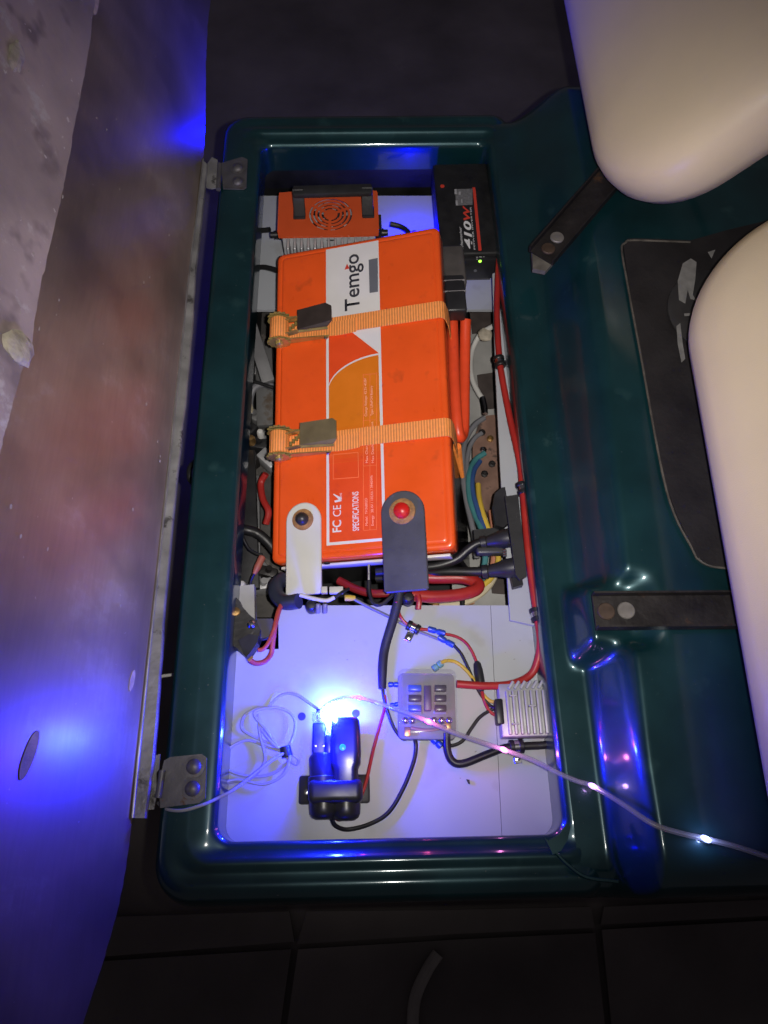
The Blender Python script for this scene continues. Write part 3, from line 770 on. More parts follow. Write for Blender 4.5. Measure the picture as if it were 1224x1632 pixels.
# ribbed webbing material: bands follow the strap
WEB_RIB = mat('ribbed_orange_webbing', (0.98, 0.34, 0.085), .75, 0, .08, 200, 0, 1)
nt = WEB_RIB.node_tree; b = nt.nodes['Principled BSDF']
wv = nt.nodes.new('ShaderNodeTexWave'); wv.inputs['Scale'].default_value = 80; wv.inputs['Distortion'].default_value = .4; wv.wave_type = 'BANDS'; wv.bands_direction = 'X'
tc = nt.nodes.new('ShaderNodeTexCoord'); nt.links.new(tc.outputs['Object'], wv.inputs['Vector'])
src = b.inputs['Base Color'].links[0].from_socket
mx = nt.nodes.new('ShaderNodeMix'); mx.data_type = 'RGBA'; mx.blend_type = 'MULTIPLY'; mx.inputs[0].default_value = 1
mr = nt.nodes.new('ShaderNodeMapRange'); mr.inputs[3].default_value = .62; mr.inputs[4].default_value = 1.12
nt.links.new(wv.outputs['Fac'], mr.inputs[0]); nt.links.new(src, mx.inputs[6]); nt.links.new(mr.outputs[0], mx.inputs[7]); nt.links.new(mx.outputs[2], b.inputs['Base Color'])
bpn = nt.nodes.new('ShaderNodeBump'); bpn.inputs['Strength'].default_value = .5; bpn.inputs['Distance'].default_value = .0006
nt.links.new(wv.outputs['Fac'], bpn.inputs['Height']); nt.links.new(bpn.outputs[0], b.inputs['Normal'])
ratchet('ratchet_strap', 'orange ratchet strap with dark handle just under the printed name', (640, 504), (446, 521), ZINC_DARK, [(474, 494), (520, 484.5), (529, 489), (530, 512), (521, 519), (474, 525)], 'orange ratchet straps')
ratchet('ratchet_strap', 'orange ratchet strap with olive handle across the middle of the label', (640, 690), (446, 699), ZINC_OLIVE, [(478, 674), (531, 668), (537, 672), (537.5, 700), (531, 706), (478, 709)], 'orange ratchet straps')

# =================================================================== white boards in the bay
ZP = -.062
def board_px(pts, z, label, th=.006):
    g = G(); g.poly([U(x, y, z - th) for x, y in pts], (0, 0, th))
    return g.build('white_board', WHITE_BOARD, label=label, cat='panel', smooth=False)
board_px([(350, 1040), (445, 1036), (444, 967), (780.5, 967), (799, 1345), (330, 1345)], ZP, 'large white panel at the near end under the fuse box')
board_px([(781.2, 967), (815, 967), (880, 1000), (925, 1345), (799.7, 1345)], ZP, 'narrow white panel under the grey finned converter')
board_px([(784, 440), (820, 430), (900, 1010), (812, 990), (797, 760), (789, 600)], ZP + .012, 'long white side panel behind the red cable')
board_px([(395, 316), (690, 316), (800, 316), (800, 497), (395, 497)], -.11, 'white panel at the far end behind the charger')
# screw holes in the near panel
for x, y in ((481, 1142), (567, 1137)):
    c0 = U(x, y, ZP + .0002); g = G(); g.cyl(c0, c0 + Vector((0, 0, .0008)), .0052, n=16); g.build('hole_plug', BLACK, label='black round hole plug in white panel left of the adapter' if x < 500 else 'black round hole plug in white panel right of the adapter', cat='plug')

# =================================================================== far end: charger, inverter
ZC = -.008
ch = thing('battery_charger', 'orange faced charger with round fan grille and black handle', 'charger', U(523, 340, -.2))
q = [U(443, 306, ZC), U(604, 303, ZC), U(602, 373, ZC), U(443, 377, ZC)]
cc = sum(q, Vector()) / 4; XW = (q[1] - q[0] + q[2] - q[3]).length / 2; YH = (q[0] - q[3] + q[1] - q[2]).length / 2
CM = frame(cc, q[1] - q[0], q[0] - q[3])
# face plate with fan opening: ring of quads between rounded rect and circle + slotted grille
g = G()
FX, FY, FR = (U(527, 341, ZC) - cc).dot(CM.col[0].xyz), (U(527, 341, ZC) - cc).dot(CM.col[1].xyz), .0385
FRy = .0385
n_ = 48
def rr_at(a):
    # ray from fan centre to the plate border
    dx, dy = math.cos(a), math.sin(a)
    tx = ((XW / 2 - FX) if dx > 0 else (-XW / 2 - FX)) / dx if abs(dx) > 1e-6 else 9
    ty = ((YH / 2 - FY) if dy > 0 else (-YH / 2 - FY)) / dy if abs(dy) > 1e-6 else 9
    return min(tx, ty)
angs = sorted([2 * math.pi * i / n_ for i in range(n_)] + [math.atan2(sy * YH / 2 - FY, sx * XW / 2 - FX) % (2 * math.pi) for sx in (-1, 1) for sy in (-1, 1)])
FR = min(FR, YH / 2 - abs(FY) - .003)
def fpt(a, r, z): return CM @ Vector((FX + r * math.cos(a), FY + r * math.sin(a), z))
def cor(a, z):
    r = rr_at(a); x, y_ = FX + r * math.cos(a), FY + r * math.sin(a); rc_ = .005
    kx, ky = XW / 2 - rc_, YH / 2 - rc_
    if abs(x) > kx and abs(y_) > ky:
        v = Vector((abs(x) - kx, abs(y_) - ky)); v = v.normalized() * rc_; x = math.copysign(kx + v.x, x); y_ = math.copysign(ky + v.y, y_)
    return CM @ Vector((x, y_, z))
g.loft([[fpt(a, FR, -.004) for a in angs], [fpt(a, FR, 0) for a in angs], [cor(a, 0) for a in angs], [cor(a, -.005) for a in angs]], False, False)
CH_OR = mat('orange_charger_face', (0.62, 0.085, 0.02), .42, 0, .06, 20, .08, 400)
fp = g.build('face_plate', CH_OR, ch, angle=40)
g = G()
for k, r0 in enumerate((.44, .60, .76, .92)):
    for a0, a1 in ((8, 118), (128, 205), (218, 338)):
        pass
for (ra, rb) in ((0, .30), (.40, .50), (.58, .68), (.76, .86), (.94, 1.0)):
    if ra == 0: g.lathe(CM @ Vector((FX, FY, -.002)), CM.col[2].xyz, [(0, FR * rb), (.0016, FR * rb)], 32)
    else:
        m_ = 40
        g.loft([[fpt(2 * math.pi * i / m_, r * FR, z) for i in range(m_)] for r, z in ((ra, -.002), (rb, -.002), (rb, -.0004), (ra, -.0004), (ra, -.002))], False, False)
for a in (25, 145, 265):
    a = R(a); d = Vector((math.cos(a), math.sin(a), 0)); pq = Vector((-d.y, d.x, 0)) * .0022
    g.poly([CM @ (Vector((FX, FY, -.0021)) + d * r + pq * s_) for r, s_ in ((FR * .25, -1), (FR, -1), (FR, 1), (FR * .25, 1))], CM.col[2].xyz * .0015)
g.build('fan_grille', CH_OR, fp, angle=40)
g = G(); g.lathe(CM @ Vector((FX, FY, -.022)), CM.col[2].xyz, [(0, FR), (.002, FR), (.0022, .3 * FR), (.012, .28 * FR), (.013, 0)], 24)
for k in range(7):
    a = 2 * math.pi * k / 7; d = Vector((math.cos(a), math.sin(a), 0)); e_ = Vector((-d.y, d.x, 0))
    g.poly([CM @ (Vector((FX, FY, -.016)) + d * r + e_ * s_ + Vector((0, 0, h))) for r, s_, h in ((FR * .3, -.006, 0), (FR * .95, -.010, 0), (FR * .95, .006, .006), (FR * .3, .004, .006))], CM.col[2].xyz * .001)
g.build('fan', BLACK, fp, angle=40)
# finned aluminium body
g = G(); M = CM @ T((0, 0, -.075)); g.box((XW * .93, YH * .80, .120), M, .003)
fb = g.build('finned_body', ALU, ch)
nf = 13
for i in range(nf):
    x = -XW * .40 + XW * .80 * i / (nf - 1)
    g = G(); M = CM @ T((x, -YH * .40 - .014, -.064)); g.box((.0035, .030, .110), M, .0006, 1); g.build('fin', ALU, fb, smooth=False)
g = G(); M = CM @ T((0, -YH * .40 - .020, -.062)); g.box((XW * .96, .012, .004), M, .001); g.build('fin_flange', ALU, fb)
# handle
for sx, name in ((-1, 'l'), (1, 'r')):
    pass
h0, h1 = U(477, 343, ZC + .002), U(587, 341, ZC + .002)
t0, t1 = U(476, 306, ZC + .034), U(584, 303, ZC + .034)
yv = CM.col[1].xyz
g = G()
ex = (t1 - t0).normalized()
for lo_p, hi_p in ((h0, t0), (h1, t1)):
    d = hi_p - lo_p; M = frame((lo_p + hi_p) / 2, ex, d); g.box((.019, d.length + .012, .009), M, .002)
g.box(((t1 - t0).length + .019, .021, .010), frame((t0 + t1) / 2, ex, yv), .003)
hd = g.build('handle', BLACK_ROUGH, ch, angle=30)
for p in (h0, h1):
    g = G(); g.box((.020, .024, .004), frame(p + yv * .004, CM.col[0].xyz, CM.col[1].xyz), .001); g.build('handle_foot', BLACK, hd)
# cable glands and leads
def gland(p, d, label):
    g = G(); d = Vector(d)
    for k in range(4): g.cyl(p + d * (.004 * k), p + d * (.004 * k + .0024), .0085 - .0004 * k, n=14)
    g.cyl(p, p + d * .022, .0055, n=12); g.build('cable_gland', BLACK_RUB, ch)
gland(CM @ Vector((-XW * .465, -.012, -.035)), -CM.col[0].xyz, '')
gland(CM @ Vector((XW * .465, -.012, -.035)), CM.col[0].xyz, '')
g = G()
for k in range(5): g.box((.010, .034, .004), CM @ T((XW * .465 + .006, -.006, -.018 - .008 * k)), .001)
g.build('connector_block', BLACK, ch)
wire('charger_lead', 'black charger lead leaving towards the left bay wall', [(430, 366, -.05), (418, 367, -.055), (404, 367, -.06), (385, 368, -.07)], .0045, BLACK_RUB, 'cable')
wire('charger_lead', 'black cable bending over the far white panel left of the battery', [(452, 436, -.07), (432, 428, -.075), (415, 426, -.08), (398, 432, -.085)], .0045, BLACK_RUB, 'cable')
wire('charger_lead', 'black charger lead bending right behind the battery', [(622, 357, -.06), (640, 362, -.065), (652, 372, -.08), (655, 390, -.10)], .0045, BLACK_RUB, 'cable')

# inverter
ZI = -.03
inv = thing('power_inverter', 'black inverter box with 410W print and green light', 'inverter', U(745, 360, -.14))
tl, tr, br_, bl_ = U(690, 262, ZI), U(782, 258, ZI), U(788, 404, ZI), U(703, 404, ZI)
ctr_ = (tl + tr + br_ + bl_) / 4
IM = frame(ctr_, (tr - tl + br_ - bl_), (tl - bl_ + tr - br_)); IW = ((tr - tl).length + (br_ - bl_).length) / 2; IL = ((tl - bl_).length + (tr - br_).length) / 2
g = G(); g.box((IW, IL, .055), IM @ T((0, 0, -.0275)), .004, 3); g.build('case', mat('black_inverter_case', (.009, .009, .010), .6, 0, .25, 40, .2, 300), inv)
def ipt(px, py): return on_plane(px, py, ctr_, IM.col[2].xyz)
def itext(body_, a, b_, c, m, bold=0, shear=0):
    A_, B_, C_ = ipt(*a), ipt(*b_), ipt(*c)
    M = frame(A_ + IM.col[2].xyz * .0006, B_ - A_, C_ - A_)
    text(body_, M, m, inv, 'lettering', ((B_ - A_).length, (C_ - A_ - (B_ - A_) * ((C_ - A_).dot(B_ - A_) / (B_ - A_).length_squared)).length), bold, 0, shear)
W_PR = mat('white_case_print', (.70, .70, .72), .45, 0, .03)
itext('410', (752.5, 397), (750, 352.5), (741, 395), W_PR, .03, .2)
itext('W', (749, 351.5), (747.5, 328), (739, 351), RED_PRINT, .03, .2)
itext('POWER INVERTER', (757.5, 398), (751, 330), (755, 398), W_PR)
itext('Schumacher', (738.5, 398), (735.5, 362), (734, 398), W_PR, 0, .25)
g = G(); g.sheet([ipt(*p) + IM.col[2].xyz * .0006 for p in ((753, 299), (757.5, 299), (767.5, 399.5), (762.5, 400))]); g.build('red_stripe', RED_PRINT, inv, smooth=False)
g = G(); g.sheet([ipt(*p) + IM.col[2].xyz * .0006 for p in ((725, 302), (753, 301), (753, 327), (727, 328))]); sg = g.build('rating_label', mat('rating_label_print', (.16, .16, .17), .5, 0, .3, 200), inv, smooth=False)
for pts in (((724, 302), (727.5, 302), (727.8, 310), (724.5, 310)), ((726, 320), (729, 320), (729.5, 328), (726.5, 328)), ((731, 306), (734, 306), (734, 311), (731, 311)), ((735, 318), (736.5, 318), (737, 324), (735.5, 324))):
    g = G(); g.sheet([ipt(*p) + IM.col[2].xyz * .0009 for p in pts]); g.build('label_block', mat('label_block_print', (.38, .38, .40), .5), sg, smooth=False)
g = G(); g.lathe(ipt(705, 297), IM.col[2].xyz, [(0, .004), (.0008, .004), (.001, 0)], 6); g.build('red_logo', RED_PRINT, inv)
# front face with switch and light
fo = IM @ Vector((0, -IL / 2, -.0275))
FM = frame(fo, IM.col[0].xyz, IM.col[2].xyz)
g = G(); g.box((IW * .92, .046, .008), FM @ T((0, -.002, .004)), .002); fr_ = g.build('front_panel', BLACK, inv)
for k in range(3):
    g = G(); g.box((IW * .90, .0025, .006), FM @ T((0, -.032 - .005 * k, -.004 - .002 * k)), .0006, 1); g.build('foot_rib', BLACK, inv)
c0 = on_plane(765, 416, fo + FM.col[2].xyz * .008, FM.col[2].xyz)
g = G(); g.lathe(c0, FM.col[2].xyz, [(0, .0026), (.0012, .0024), (.002, .001), (.0021, 0)], 14); g.build('green_light', mat('green_led', (.2, .6, .05), .4, emit=(.35, 1, .06), estr=2.2), fr_)
c0 = on_plane(757.5, 431, fo + FM.col[2].xyz * .008, FM.col[2].xyz)
g = G(); g.cyl(c0, c0 + FM.col[2].xyz * .001, .0028, n=14); g.build('button', GREY_PRINT, fr_)
for x0_, x1_, yy in ((759, 762, 409.5), (764, 768, 409), (770, 772, 409), (759, 761.5, 412.5)):
    g = G(); g.sheet([on_plane(x, y_, fo + FM.col[2].xyz * .0084, FM.col[2].xyz) for x, y_ in ((x0_, yy), (x1_, yy), (x1_, yy + .8), (x0_, yy + .8))]); g.build('panel_print', W_PR, fr_, smooth=False)
# black power plug between battery and inverter with its orange cables
pl = thing('power_plug', 'black bent power plug between the battery and the inverter', 'plug', U(728, 455, -.08))
a, b_ = U(718, 400, .0), U(729, 512, -.012); M = frame((a + b_) / 2, Vector((0, 0, 1)).cross(b_ - a) * -1, a - b_)
g = G(); L_ = (b_ - a).length
g.box((.036, L_ * .55, .034), M @ T((.0, L_ * .18, -.006)), .005, 3); g.build('shell', mat('dull_black_shell', (.075, .068, .066), .5, 0, .25, 30, .2, 200), pl)
g = G(); g.box((.032, L_ * .50, .030), M @ T((.003, -L_ * .24, -.012)), .004, 3); lo_p = g.build('boot', BLACK, pl)
for k in (0.02, -.13):
    g = G(); g.box((.034, .0025, .0325), M @ T((.003, L_ * k - .012, -.011)), .0008, 1); g.build('seam_ridge', mat('grey_ridge', (.20, .19, .20), .5), lo_p)
g = G(); g.box((.020, L_ * .92, .030), M @ T((.030, -L_ * .03, -.012)), .005, 3); g.build('side_shell', BLACK, pl)
wire('orange_cable', 'thick orange cable loop hanging from the black plug beside the battery', [(721, 512, -.02), (722, 545, -.022), (724, 600, -.03), (727, 660, -.04), (731, 692, -.05), (735, 696, -.06), (739, 680, -.065), (740, 620, -.06), (741, 560, -.05), (742, 510, -.03)], .0088, ORANGE_WIRE, 'cable', 14)

# second blue lamp behind the far end of the battery (its glow shows on the charger fins)
def led(name, label, loc, energy, col, r=.004, down=0.0):
    """a small lamp: round base, lens and an all-round light; down > 0 adds the light its lens throws at the panel below"""
    t = thing(name, label, 'lamp', loc)
    if not down:
        g = G(); g.cyl(Vector(loc) - Vector((0, 0, .0025)), Vector(loc) + Vector((0, 0, .0005)), .0045, n=16); g.build('lamp_base', BLACK, t)
    def add(kind, en, dz):
        l_ = bpy.data.lights.new('blue_light', kind); l_.energy = en; l_.color = col; l_.shadow_soft_size = r
        lo2 = bpy.data.objects.new('blue_light', l_); COL.objects.link(lo2); lo2.location = Vector((0, 0, dz)); lo2.parent = t
        return l_
    add('POINT', energy, .016 if down else .006)
    if down:
        sp_ = add('SPOT', down, -.012); sp_.spot_size = R(128); sp_.spot_blend = .9; sp_.shadow_soft_size = .02
        g = G(); g.lathe(Vector(loc) - Vector((0, 0, .008)), (0, 0, 1), [(0, .002), (.001, .004), (.004, .005), (.008, .0045), (.010, .003), (.0108, 0)], 16)
        g.build('lens', mat('lamp_lens', (.5, .7, .9), .3, var=0, emit=(.34, .76, 1), estr=150), t)
    return t
BLUE = (.0004, .0011, 1.0)
led('blue_lamp', 'small blue lamp glowing behind the far end of the battery', U(660, 370, -.095), .8, BLUE)
led('blue_lamp', 'small blue lamp outside the far rim beside the raised seat edge', Vector((-.225, .668, -.065)), 6, BLUE, .03)

# =================================================================== adapter station on the near panel
sk = thing('socket_holder', 'black twin power socket holder lit blue on the white panel', 'socket', U(530, 1260, ZP))
zs = ZP + .021
def barrel(px, y0, y1, r, nm):
    a, b_ = U(px, y1, zs), U(px - 1, y0, zs)
    d = (b_ - a); L_ = d.length
    g = G(); g.lathe(a, d, [(0, r * .55), (.0025, r * .82), (.007, r * .96), (.013, r), (L_ - .012, r), (L_ - .0118, r * 1.08), (L_ - .001, r * 1.08), (L_, r * 1.02), (L_, r * .8)], 28)
    return g.build(nm, BLACK, sk)
barrel(516, 1238, 1306, .0175, 'socket_barrel'); barrel(552, 1240, 1308, .0175, 'socket_barrel')
g = G(); c0 = U(533, 1258, ZP + .004); g.box((.088, .034, .008), T(c0), .003); br0 = g.build('mounting_plate', BLACK, sk)
for px in (489, 576):
    c0 = U(px, 1262, ZP + .008); g = G(); g.lathe(c0, (0, 0, 1), [(0, .0035), (.0015, .0032), (.002, 0)], 12); g.build('screw', STEEL, br0)
g = G(); c0 = U(535, 1262, zs + .004); g.box((.066, .028, .034), T(c0), .008, 4); g.build('band', BLACK, sk)
# twin USB adapter in the left socket
a, b_ = U(515, 1244, zs), U(513, 1202, zs)
g = G(); g.lathe(a, b_ - a, [(0, .016), ((b_ - a).length - .004, .016), ((b_ - a).length, .0135)], 24)
ua = g.build('usb_adapter', BLACK, label='black twin port USB adapter pushed into the left socket', cat='adapter')
# USB plug standing in it
g = G(); a, b_ = U(509, 1202, zs + .002), U(508, 1152, zs + .002); M = frame((a + b_) / 2, Vector((1, 0, 0)), b_ - a); L_ = (b_ - a).length
g.box((.0165, L_, .008), M, .0022, 3)
up_ = thing('usb_plug', 'dark USB plug standing beside the blue glow', 'plug', (a + b_) / 2 - Vector((0, 0, .01)))
g.build('grip', mat('dark_plug_plastic', (.02, .02, .024), .35), up_)
g = G(); a2, b2_ = U(508, 1151, zs + .002), U(508, 1134, zs + .002); M = frame((a2 + b2_) / 2, Vector((1, 0, 0)), b2_ - a2); g.box((.0155, (b2_ - a2).length, .0075), M, .002, 2); g.build('clear_tail', CLEAR, up_)
g = G(); g.cyl(U(508, 1150, zs + .002), U(507, 1130, zs + .002), .0026, n=10); g.build('strain_relief', BLACK_RUB, up_)
for dx in (-7, 7):
    g = G(); c0 = U(509 + dx * .9, 1188, zs + .0062); g.lathe(c0, (0, 0, 1), [(0, .0018), (.0008, .0016), (.001, 0)], 10); g.build('contact', STEEL, up_)
g = G(); a, b_ = U(524, 1204, zs), U(525, 1172, zs); M = frame((a + b_) / 2, Vector((1, 0, 0)), b_ - a); g.box((.009, (b_ - a).length, .014), M, .002)
g.build('usb_plug', mat('dark_plug_plastic', (.02, .02, .024), .35), label='short narrow black plug between the two adapters', cat='plug')
# tall plug-in adapter in the right socket
g = G(); st_ = [(1250, .0150, .0150), (1226, .0152, .0150), (1218, .0182, .0160), (1200, .0190, .0165), (1160, .0180, .0155), (1150, .0172, .0150), (1146, .0150, .0130), (1145, .0120, .010)]
loops_ = []
for py, hx, hz in st_:
    c0 = U(551, py, zs + .004); loops_.append([c0 + Vector((x, 0, z_)) for x, z_ in rrect(hx * 2, hz * 2, min(hx, hz) * .55, 5)])
g.loft(loops_); ad = thing('plug_adapter', 'tall rounded black plug adapter with small round light', 'adapter', U(551, 1200, ZP + .008))
g.build('shell', mat('black_gloss_adapter', (.022, .022, .026), .28), ad, angle=50)
c0 = U(546, 1191, zs + .020); g = G(); g.lathe(c0, (0, 0, 1), [(-.002, .0042), (.0006, .004), (.0012, .002), (.0013, 0)], 16); g.build('indicator', mat('indicator_blue', (.05, .2, .5), .3, emit=(.0, .28, 1), estr=1.1), ad)
l_ = bpy.data.lights.new('adapter_fill', 'POINT'); l_.energy = 1.6; l_.color = (.0006, .0016, 1); l_.shadow_soft_size = .006  # added blue fill above the adapter, brightens the adapter tops
lo2 = bpy.data.objects.new('adapter_fill', l_); COL.objects.link(lo2); lo2.parent = ad; lo2.location = c0 + Vector((-.012, 0, .016)) - WORLD[ad.name]
# the blue lamp itself, set low between the two adapters
led('blue_lamp', 'bright blue lamp glowing between USB plug and tall adapter', U(529, 1140, ZP + .044), 2.2, BLUE, .02, down=620)

# coiled pale cable ---------------------------------------------------------
zc = ZP + .004
coil = [(507, 1130, zs), (495, 1122, zc + .012), (472, 1107, zc + .008), (450, 1107, zc + .004), (432, 1122, zc), (428, 1128, zc), (410, 1128, zc), (390, 1140, zc), (385, 1160, zc + .002), (400, 1172, zc + .004),
        (430, 1185, zc + .006), (455, 1195, zc + .008), (470, 1205, zc + .006), (476, 1212, zc + .004), (470, 1218, zc + .002), (450, 1200, zc + .008), (425, 1165, zc + .008), (405, 1136, zc + .006), (440, 1128, zc + .006), (466, 1140, zc + .006), (470, 1165, zc + .008), (455, 1195, zc + .010),
        (430, 1192, zc + .004), (395, 1180, zc + .002), (366, 1192, zc), (352, 1215, zc), (372, 1232, zc), (410, 1238, zc + .002), (440, 1230, zc + .004), (462, 1210, zc + .010), (458, 1196, zc + .013),
        (440, 1190, zc + .01), (415, 1160, zc + .006), (412, 1138, zc + .004), (414, 1170, zc + .006), (422, 1212, zc + .006), (400, 1240, zc + .006), (372, 1246, zc + .002), (356, 1248, zc + .004), (380, 1243, zc + .004), (420, 1250, zc + .006), (450, 1236, zc + .01), (462, 1208, zc + .014),
        (455, 1200, zc + .016), (430, 1214, zc + .022), (400, 1238, zc + .032), (370, 1260, zc + .052), (345, 1273, .0), (325, 1282, .010), (300, 1290, .012), (280, 1292, .008), (262, 1288, -.005), (252, 1280, -.03)]
g = G(); g.tube([U(*p) for p in coil], .0019, 8, 7)
cb = g.build('coiled_cable', PALE_WIRE, label='pale grey cable coiled on the white panel and led out over the hinge', cat='cable')
g = G(); g.cyl(U(454, 1190, zc + .012), U(458, 1206, zc + .012), .007, n=12); g.build('twist_tie', BLACK_RUB, cb)
# clear fairy light string ---------------------------------------------------
fs = [(525, 1172, zs + .004), (519, 1155, zs + .006), (510, 1138, zs + .012), (520, 1123, zs + .014), (545, 1112, zs + .010), (572, 1112, zs + .004), (600, 1120, zs + .004), (640, 1133, ZP + .050), (683, 1150, ZP + .050), (730, 1170, ZP + .045), (803, 1195, ZP + .040), (850, 1212, ZP + .045), (890, 1232, -.002), (920, 1245, .005), (945, 1253, .014), (990, 1280, .055), (1040, 1313, .077), (1085, 1328, .076), (1125, 1337, .076), (1175, 1350, .076), (1260, 1378, .076)]
g = G(); ft = thing('fairy_light_string', 'clear wire light string running from the adapter across the deck', 'light string', U(740, 1170, ZP))
g.tube([U(*p) for p in fs], lambda t: .0016 + .0014 * min(1, t * 2.2), 8, 8); g.build('clear_wire', CLEAR, ft)
g = G(); g.tube([U(p[0], p[1] + .6, p[2] - .0005) for p in fs], .0006, 5, 8); g.build('inner_wire', mat('silver_strand', (.5, .48, .48), .4, .6), ft)
for (px, py, z, col, st_, en) in ((573, 1112, zs + .005, (1, .06, .16), 5, .02), (683, 1150, ZP + .051, (1, .12, .42), 2.6, .05), (803, 1195, ZP + .042, (1, .25, .75), 1.8, .035), (945, 1253, .015, (.7, .40, 1), 1.4, .012), (1125, 1337, .077, (.35, .45, 1), 2.6, .03)):
    c0 = U(px, py, z); g = G(); r = bmesh.ops.create_icosphere(g.bm, subdivisions=2, radius=1)
    dx = (U(px + 10, py + 5, z) - c0).normalized()
    for v in r['verts']: v.co = c0 + dx * (v.co.x * (.0032 if px < 600 else .0062)) + Vector((-dx.y, dx.x, 0)) * (v.co.y * (.0026 if px < 600 else .0034)) + Vector((0, 0, v.co.z * .003))
    g.build('light_bead', mat('bead_%d' % px, col, .3, var=0, emit=col, estr=st_), ft)
    l_ = bpy.data.lights.new('bead_glow', 'POINT'); l_.energy = en; l_.color = col; l_.shadow_soft_size = .003
    lo2 = bpy.data.objects.new('bead_glow', l_); COL.objects.link(lo2); lo2.parent = ft; lo2.location = c0 + Vector((0, 0, .006)) - WORLD[ft.name]

# =================================================================== fuse box
fz = ZP + .0005
fb_ = thing('fuse_box', 'clear covered fuse box with blue and dark fuses', 'fuse box', U(682, 1120, ZP))
zt = ZP + .038
q = [U(634, 1064, zt), U(727, 1064, zt), U(733, 1176, zt), U(634, 1174, zt)]
cc = sum(q, Vector()) / 4; XW2 = ((q[1] - q[0]).length + (q[2] - q[3]).length) / 2; YH2 = ((q[0] - q[3]).length + (q[1] - q[2]).length) / 2
FMx = frame(cc, q[1] - q[0] + q[2] - q[3], q[0] - q[3]); hb = cc.z - ZP
g = G(); rbox(g, FMx, XW2 * .97, YH2 * .97, -hb, -hb + .013, .007, .001); base = g.build('base', FUSE_BASE, fb_)
def shell(w_, h_, z0, z1, r):
    g = G()
    def lp(ins, z): return [FMx @ Vector((x, y_, z)) for x, y_ in rrect(w_ - 2 * ins, h_ - 2 * ins, r, 6)]
    g.loft([lp(0, z0), lp(.0005, z1 - .005), lp(.0015, z1 - .0015), lp(.005, z1)], False, True)
    return g
cov = shell(XW2, YH2, -hb + .012, 0, .009).build('clear_cover', COVER, fb_, angle=60)
g = G(); g.box((XW2 * .86, .0022, .0016), FMx @ T((0, YH2 * .40, .0009)), .0006, 1); g.build('cover_rib', COVER, cov)
g = G(); g.box((XW2 * .012, YH2 * .70, .0012), FMx @ T((-XW2 * .43, 0, .0007)), .0004, 1); g.build('cover_rib', COVER, cov)
zfz = -.013
def fpx(px, py, dz=0): return on_plane(px, py, FMx @ Vector((0, 0, zfz + dz)), FMx.col[2].xyz)
for r_, (ya, yb2) in enumerate(((1091, 1101), (1107, 1117), (1123, 1133))):
    for c_, (xa, xb) in enumerate(((651, 672), (693, 712))):
        p, q2 = fpx(xa, ya), fpx(xb, yb2); m_ = FUSE_BLUE if (c_ == 0 and r_ != 1) else FUSE_DARK
        ce = (p + q2) / 2; g = G(); M = frame(ce, FMx.col[0].xyz, FMx.col[1].xyz); sx, sy = abs((q2 - p).dot(FMx.col[0].xyz)), abs((q2 - p).dot(FMx.col[1].xyz))
        g.box((sx, sy, .012), M @ T((0, 0, -.006)), .0012, 2); fu = g.build('fuse', m_, base)
        g = G(); g.box((sx * 1.12, sy * 1.5, .006), M @ T((0, 0, -.0135)), .001, 1); g.build('fuse_slot', mat('pale_slot', (.26, .255, .28), .5), base)
p, q2 = fpx(676, 1092), fpx(688, 1132); ce = (p + q2) / 2; g = G(); g.box((abs((q2 - p).dot(FMx.col[0].xyz)), abs((q2 - p).dot(FMx.col[1].xyz)), .010), frame(ce, FMx.col[0].xyz, FMx.col[1].xyz) @ T((0, 0, -.005)), .001); g.build('centre_bar', mat('dark_centre_bar', (.05, .032, .075), .4), base)
for px in (646, 657, 692, 704, 716):
    c0 = fpx(px, 1148, -.006); g = G(); g.lathe(c0, FMx.col[2].xyz, [(-.008, .0045), (0, .0045), (.001, .004), (.0022, .002), (.0024, 0)], 12); g.build('terminal_screw', STEEL, base)
for px, py in ((649, 1166), (714, 1156)):
    c0 = fpx(px, py, -.008); g = G(); g.box((.008, .012, .003), frame(c0, FMx.col[0].xyz, FMx.col[1].xyz), .0008); g.build('brass_tab', BRASS, base)
g = G(); g.tube([fpx(655, 1160, -.006), fpx(672, 1163, -.006), fpx(690, 1163, -.006), fpx(712, 1158, -.006)], .0022, 8); g.build('bus_wire', mat('copper_bus', (.45, .25, .2), .4, .5), base)

# =================================================================== finned converter
zk = ZP + .030
kv = thing('voltage_converter', 'grey finned aluminium converter half under the green rim', 'converter', U(845, 1130, ZP))
q = [U(797, 1088, zk), U(890, 1086, zk), U(899, 1171, zk), U(800, 1173, zk)]
cc = sum(q, Vector()) / 4; XK = ((q[1] - q[0]).length + (q[2] - q[3]).length) / 2 + .03; YK = ((q[0] - q[3]).length + (q[1] - q[2]).length) / 2
KM = frame(cc + Vector((.015, 0, 0)), q[1] - q[0] + q[2] - q[3], q[0] - q[3])
hk = cc.z - ZP
g = G(); g.box((XK, YK, hk - .006), KM @ T((0, 0, -.006 - (hk - .006) / 2)), .0018); kb = g.build('housing', ALU_GREY, kv)
nf = 13
for i in range(nf):
    x = -XK / 2 + .010 + (XK - .014) * i / (nf - 1)
    L1 = YK * .82
    g = G(); g.box((.0042, L1, .0075), KM @ T((x, -YK * .06, -.0035)), .0010, 2); g.build('fin', ALU_GREY, kb)
for i in range(11):
    x = -XK / 2 + .016 + (XK - .03) * i / 10
    g = G(); g.box((.004, .012, .004), KM @ T((x, YK * .46, -.004)) @ Matrix.Rotation(R(-35), 4, 'Z'), .0008, 1); g.build('end_tooth', ALU_GREY, kb)
for (fx, fy) in ((-.34, .25), (-.34, -.28), (.12, .28), (.12, -.27), (-.12, .05)):
    g = G(); g.box((.009, .0022, .0078), KM @ T((XK * fx, YK * fy, -.0034)), .0004, 1); g.build('fin_web', ALU_GREY, kb)
